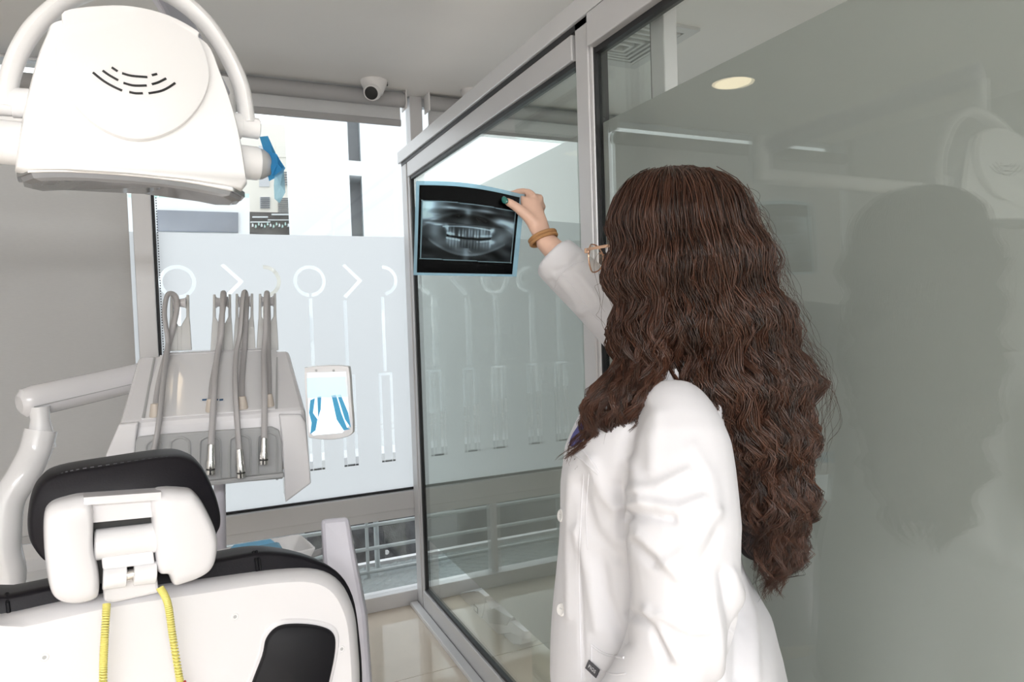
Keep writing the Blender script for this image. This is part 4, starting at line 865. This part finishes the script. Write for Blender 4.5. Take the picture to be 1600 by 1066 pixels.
# --- long wavy hair
ER_ = np.array([RC[0][0], RC[0][1], 0]); ER_ = _n(np.array([.797, -.604, 0])); EV = np.array([.604, .797, 0]); ZC = 1.10
LV = np.array([  # image row, left, right, half depth
    [266, 1040, 1066, .012], [274, 1008, 1106, .05], [288, 985, 1130, .075], [310, 966, 1150, .095], [350, 946, 1170, .112], [400, 940, 1188, .120], [450, 936, 1202, .122], [500, 942, 1220, .120], [560, 950, 1242, .115], [620, 955, 1250, .11]], float)
BK = np.array([[500, 960, 1220, .115], [560, 990, 1243, .112], [600, 1012, 1258, .125], [650, 1050, 1252, .118], [700, 1092, 1246, .10], [760, 1112, 1246, .09], [820, 1122, 1243, .08], [870, 1136, 1226, .065], [930, 1158, 1192, .035], [990, 1165, 1185, .03]], float)
FRG = np.array([[500, 936, 1030, .06], [560, 932, 1025, .05], [600, 922, 1010, .045], [650, 902, 985, .04], [700, 876, 945, .03], [760, 860, 900, .02]], float)
def lat(px, y): return ((px - CX) / FPX * ZC)
row_z = lambda y: P(1050, y, ZC)[2]
base = P(1050, 400, ZC); base_lat = 1050
def tab(T_, y): return [np.interp(y, T_[:, 0], T_[:, k]) for k in (1, 2, 3)]
def hairpoint(phi, y, rho):
    """phi (rad) around the head seen from above; y rows; rho radial layer -> world points (N,3)"""
    s_ = np.cos(phi); dpt = -np.sin(phi)
    L, R_, b_ = tab(LV, y); px = (L + R_) / 2 + (R_ - L) / 2 * s_ * rho; dz = b_ * dpt * rho
    front = s_ < -.42
    Lf, Rf, bf = tab(FRG, y); Lb, Rb, bb2 = tab(BK, y)
    sf = np.clip((s_ + 1) / .58 * 2 - 1, -1, 1); sb_ = np.clip((s_ + .42) / 1.42 * 2 - 1, -1, 1)
    px2 = np.where(front, (Lf + Rf) / 2 + (Rf - Lf) / 2 * sf, (Lb + Rb) / 2 + (Rb - Lb) / 2 * sb_ * rho)
    dz2 = np.where(front, np.sign(dpt) * np.interp(y, [500, 600, 650, 700], [.085, .125, .125, .09]) + bf * dpt, bb2 * dpt * rho)
    t = np.clip((y - 490) / 120, 0, 1); t = t * t * (3 - 2 * t)
    px = px * (1 - t) + px2 * t; dz = dz * (1 - t) + dz2 * t
    d = (px - 1050) / FPX * ZC
    z = np.array([row_z(v) for v in np.atleast_1d(y)])
    return base[None, :] * np.array([1, 1, 0]) + ER_[None, :] * d[:, None] + EV[None, :] * dz[:, None] + UP[None, :] * z[:, None]
NS = 30
V, Fc, Cc = [], [], []
def add_strands(paths, rad, cols):
    """paths (S,N,3) -> three-sided tapered tubes"""
    S_, N_, _ = paths.shape; tg_ = np.gradient(paths, axis=1); tg_ /= np.linalg.norm(tg_, axis=2, keepdims=True) + 1e-9
    ref = np.array([.31, .22, .05]); a = np.cross(tg_, ref); a /= np.linalg.norm(a, axis=2, keepdims=True) + 1e-9; b = np.cross(tg_, a)
    tp_ = np.interp(np.linspace(0, 1, N_), [0, .1, .8, 1], [.7, 1, .9, .25])[None, :, None] * rad[:, None, None]
    vs = np.stack([paths + (a * math.cos(q) + b * math.sin(q)) * tp_ for q in (0, 2.094, 4.189)], 2)     # S,N,3,3
    off = sum(v.shape[0] for v in V); V.append(vs.reshape(-1, 3)); Cc.append(np.repeat(cols, N_ * 3, 0))
    idx = (np.arange(S_)[:, None, None] * N_ * 3 + np.arange(N_ - 1)[None, :, None] * 3 + np.arange(3)[None, None, :]) + off
    nx = (np.arange(3) + 1) % 3; idn = (np.arange(S_)[:, None, None] * N_ * 3 + np.arange(N_ - 1)[None, :, None] * 3 + nx[None, None, :]) + off
    Fc.append(np.stack([idx, idn, idn + 3, idx + 3], 3).reshape(-1, 4))
FACE = math.radians(203)
def angd(a, b): return abs((a - b + math.pi) % (2 * math.pi) - math.pi)
for c_ in range(560):
    phi = rng.uniform(0, 2 * math.pi)
    if rng.random() < .45: phi = rng.uniform(math.radians(15), math.radians(152))          # more locks on the visible side
    if angd(phi, FACE) < math.radians(50): continue
    s_ = math.cos(phi); fr_ = s_ < -.42
    y0 = 266 + 150 * rng.random() ** 2.2; rho = rng.uniform(.80, 1.0)
    yend = rng.uniform(600, 712) if fr_ else (rng.uniform(640, 935) if rng.random() < .35 else rng.uniform(800, 935))
    if not fr_ and s_ < 0: yend = min(yend, rng.uniform(690, 860))
    n_st = 22; t = np.linspace(0, 1, NS); y = y0 + (yend - y0) * t
    gp = hairpoint(np.full(NS, phi), y, rho)
    L_ = (yend - y0) / FPX * ZC; lam = rng.uniform(.060, .090); ph = rng.uniform(0, 6.28); ph2 = rng.uniform(0, 6.28)
    amp = np.interp(y, [266, 340, 420, 520, 700, 930], [0, .001, .004, .008, .012, .013]) * rng.uniform(.6, 1.4)
    radial = _n(ER_ * math.cos(phi) - EV * math.sin(phi)); coh = np.interp(y, [266, 330, 400, 560, 930], [0, .002, .009, .011, .008])[:, None] * np.sin(2 * math.pi * (y - 300)[:, None] / 92 + 1.1 * math.sin(2 * phi) + rng.normal() * .45) * radial
    arc_ = t * L_; wv = amp[:, None] * (np.sin(2 * math.pi * arc_ / lam + ph)[:, None] * ER_ + .8 * np.cos(2 * math.pi * arc_ / lam * rng.uniform(.85, 1.15) + ph2)[:, None] * EV)
    gp = gp + wv + coh
    tone = rng.uniform(.45, 1.9); basec = np.array([.042, .0180, .0110]) * tone
    offs = rng.normal(size=(n_st, 2)) * np.array([.0048, .0048]); spread = np.interp(t, [0, .25, .6, 1], [1.7, 1.0, .65, .25])
    ind = rng.normal(size=(n_st, 1)) * .5
    paths = gp[None] + spread[None, :, None] * (offs[:, 0:1, None] * ER_ + offs[:, 1:2, None] * EV)
    fz = np.interp(t, [0, .3, 1], [.0002, .0005, .0016])
    paths = paths + fz[None, :, None] * (np.sin(arc_[None, :] * rng.uniform(60, 130, (n_st, 1)) + rng.uniform(0, 6, (n_st, 1)))[:, :, None] * ER_ + np.cos(arc_[None, :] * rng.uniform(60, 130, (n_st, 1)) + rng.uniform(0, 6, (n_st, 1)))[:, :, None] * UP * .5)
    cut = rng.uniform(.86, 1.0, n_st)
    paths = np.stack([np.stack([np.interp(t * cu__, t, paths[k, :, d]) for d in range(3)], 1) for k, cu__ in enumerate(cut)])
    add_strands(paths, rng.uniform(.0006, .0011, n_st), np.clip(basec[None] * rng.uniform(.75, 1.35, (n_st, 1)), 0, 1))
# loose flyaway hairs
for c_ in range(170):
    phi = rng.choice([rng.uniform(-.6, .7), rng.uniform(math.radians(20), math.radians(150))]); y0 = rng.uniform(268, 560); y1 = y0 + rng.uniform(50, 220); t = np.linspace(0, 1, NS)
    y = y0 + (min(y1, 700 if math.cos(phi) < -.42 else 920) - y0) * t; gp = hairpoint(np.full(NS, phi), y, 1.02)
    out = _n(ER_ * math.cos(phi) - EV * math.sin(phi)); gp = gp + out[None] * (rng.uniform(.006, .032) * np.sin(t * 2.6) ** 1)[:, None] + (.005 * np.sin(t * rng.uniform(6, 16) + rng.uniform(0, 6)))[:, None] * UP * 1.0 + (.005 * np.sin(t * rng.uniform(6, 16)))[:, None] * ER_
    add_strands(gp[None], np.array([.00028]), np.array([[.05, .026, .017]]))
HV = np.concatenate(V); HFc = np.concatenate(Fc); HCc = np.concatenate(Cc)
hm = bpy.data.meshes.new('hair'); hm.vertices.add(len(HV)); hm.vertices.foreach_set('co', HV.ravel())
hm.loops.add(HFc.size); hm.loops.foreach_set('vertex_index', HFc.ravel().astype(np.int32)); hm.polygons.add(len(HFc))
hm.polygons.foreach_set('loop_start', np.arange(0, HFc.size, 4, dtype=np.int32)); hm.update(calc_edges=True)
hm.polygons.foreach_set('use_smooth', [True] * len(HFc))
ca = hm.color_attributes.new('tint', 'FLOAT_COLOR', 'POINT'); ca.data.foreach_set('color', np.concatenate([HCc, np.ones((len(HCc), 1))], 1).ravel())
ho = part(person, 'hair', 'hair', hm); ho['kind'] = 'stuff'
# the dense inner mass of the hair
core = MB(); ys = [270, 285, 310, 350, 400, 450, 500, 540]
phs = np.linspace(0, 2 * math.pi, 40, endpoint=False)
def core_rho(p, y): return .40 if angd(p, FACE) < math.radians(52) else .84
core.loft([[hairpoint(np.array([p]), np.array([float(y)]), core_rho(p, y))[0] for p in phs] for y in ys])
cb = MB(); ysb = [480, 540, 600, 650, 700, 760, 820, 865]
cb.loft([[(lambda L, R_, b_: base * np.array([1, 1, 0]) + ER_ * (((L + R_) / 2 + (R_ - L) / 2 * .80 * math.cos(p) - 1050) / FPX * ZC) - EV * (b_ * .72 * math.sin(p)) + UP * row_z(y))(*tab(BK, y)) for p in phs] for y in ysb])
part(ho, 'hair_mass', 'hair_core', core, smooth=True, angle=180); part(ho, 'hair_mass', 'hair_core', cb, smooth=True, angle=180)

# ================================================================== X-RAY FILM in the raised hand
NU, NV = 240, 200
u = np.linspace(0, 1, NU); vv = np.linspace(0, 1, NV); U_, V_ = np.meshgrid(u, vv)
def film_pt(a, b):
    x = (650 + 170 * a) * (1 - b) + (646 + 161 * a) * b; y = (283 + 22 * a - 7 * math.sin(math.pi * min(a, .95)) ** 1 * (1 - b)) * (1 - b) + (430 + 2.5 * a) * b
    Z = 1.425 + .098 * a + .012 * math.sin(math.pi * a) * (1 - b)
    return P(x, y, Z)
pts = np.array([film_pt(a, b) for b in vv for a in u])
fr_u, fr_v = (U_ - .062) / .868, (V_ - (.205 + .015 * U_)) / .615            # inside the printed frame
p_, q_ = fr_u, fr_v; g2 = lambda cx, cy, sx, sy: np.exp(-((p_ - cx) / sx) ** 2 - ((q_ - cy) / sy) ** 2)
nz = np.zeros_like(p_)
for k in range(60):
    kx, ky = rng.normal(size=2) * np.array([14, 16]); nz += np.sin(kx * p_ + ky * q_ + rng.uniform(0, 6)) / 60 ** .5
im = .10 + .03 * nz
arch = .60 + .30 * (1 - ((p_ - .5) / .46) ** 2)                              # lower jaw border
jaw = (q_ < arch + .02) & (q_ > .36)
im += .10 * jaw * np.exp(-((p_ - .5) / .42) ** 4) + .10 * np.exp(-((q_ - arch) / .025) ** 2) * (abs(p_ - .5) < .42)
im += .8 * g2(.0, .02, .15, .26) + .35 * g2(.07, .26, .10, .05) + .30 * g2(.90, .26, .10, .05) + .34 * g2(.97, .34, .07, .12) + .2 * g2(.86, .22, .08, .05)
im += .20 * g2(.14, .52, .08, .14) + .20 * g2(.87, .55, .08, .14) + .18 * g2(.5, .10, .35, .03) + .22 * g2(.33, .09, .08, .025) + .22 * g2(.70, .09, .09, .025) + .20 * g2(.5, .16, .03, .05)
im -= .08 * g2(.36, .22, .12, .10) + .08 * g2(.66, .22, .12, .10)
im += .30 * np.exp(-((q_ - (.40 + .35 * (p_ - .5) ** 2)) / .012) ** 2) * (abs(p_ - .5) < .27)
im += .16 * np.exp(-((p_ - .5) / .035) ** 2) * (q_ > .78) + .10 * np.exp(-((p_ - .5) / .05) ** 2) * (q_ < .35)
im += .10 * np.exp(-((q_ - (.16 + 1.1 * (p_ - .5) ** 2)) / .03) ** 2)
q_0 = q_; q_ = q_0 + .035 * ((p_ - .52) / .25) ** 2 + .006 * nz
for k in range(15):
    cx = .285 + .0335 * k + rng.uniform(-.004, .004); big = (1.3 if k < 4 or k > 10 else .95) * rng.uniform(.85, 1.1)
    if k != 3:
        w_ = .0135 * big; im += (.26 * np.exp(-((p_ - cx) / (w_ * (1.0 - .5 * np.clip((.56 - q_) / .14, 0, 1)))) ** 2) / (1 + np.exp(-(q_ - .45 + rng.uniform(-.02, .02)) / .014)) / (1 + np.exp((q_ - .572 + rng.uniform(-.008, .008)) / .006))) + .22 * np.exp(-((p_ - cx) / w_) ** 4 - ((q_ - .555) / .022) ** 2) * (k < 3 or k > 8 or k in (4, 5))
    w_ = .0130 * big; im += (.18 * np.exp(-((p_ - cx) / (w_ * (1.0 - .5 * np.clip((q_ - .66) / .14, 0, 1)))) ** 2) / (1 + np.exp(-(q_ - .628 + rng.uniform(-.006, .006)) / .006)) / (1 + np.exp((q_ - .76 + rng.uniform(-.03, .03)) / .018))) + .32 * np.exp(-((p_ - cx) / w_) ** 4 - ((q_ - .645) / .016) ** 2) * (k < 5 or k > 9)
im += .35 * g2(.275, .47, .022, .05) + .35 * g2(.315, .56, .02, .035) + .38 * g2(.775, .46, .022, .05) + .28 * g2(.78, .68, .03, .04)
q_ = q_0 + .035 * ((p_ - .52) / .25) ** 2
im -= .20 * np.exp(-((q_ - .602) / .016) ** 2) * (abs(p_ - .52) < .24)
q_ = q_0
for k in range(9): im += .10 * np.exp(-((p_ - rng.uniform(.03, .2)) / .05) ** 2 - ((q_ - rng.uniform(.15, .4)) / .012) ** 2)
im = np.clip(im * 1.75 * (1 + .12 * nz), .012, 1.0)
inside = (p_ > 0) & (p_ < 1) & (q_ > 0) & (q_ < 1)
line = ((abs(p_) < .006) | (abs(p_ - 1) < .006) | (abs(q_) < .008) | (abs(q_ - 1) < .008)) & (p_ > -.01) & (p_ < 1.01) & (q_ > -.012) & (q_ < 1.012)
black = (U_ > .030) & (U_ < .955) & (V_ > .045 + .0 * U_) & (V_ < .972)
rgb = np.zeros(U_.shape + (3,)); rgb[:] = (.66, .86, .96)
rgb[black] = (.006, .006, .008)
xr = im ** 1.35
for d, kx in enumerate((.80, .95, 1.05)): rgb[..., d] = np.where(inside & black, np.clip(xr * kx, 0, 1), rgb[..., d])
rgb[line & black] = (.45, .58, .64)
fm = bpy.data.meshes.new('xray_film'); I = np.arange(NU * NV).reshape(NV, NU)
fm.from_pydata(pts.tolist(), [], np.stack([I[:-1, :-1], I[:-1, 1:], I[1:, 1:], I[1:, :-1]], 2).reshape(-1, 4).tolist())
ca = fm.color_attributes.new('tint', 'FLOAT_COLOR', 'POINT'); ca.data.foreach_set('color', np.concatenate([rgb.reshape(-1, 3), np.ones((NU * NV, 1))], 1).ravel())
fo = obj('xray_film', fm, 'xray', smooth=True); so = fo.modifiers.new('thickness', 'SOLIDIFY'); so.thickness = .0003
tag(fo, 'dental panoramic x-ray film with pale blue border held up in the raised hand', 'x-ray film')
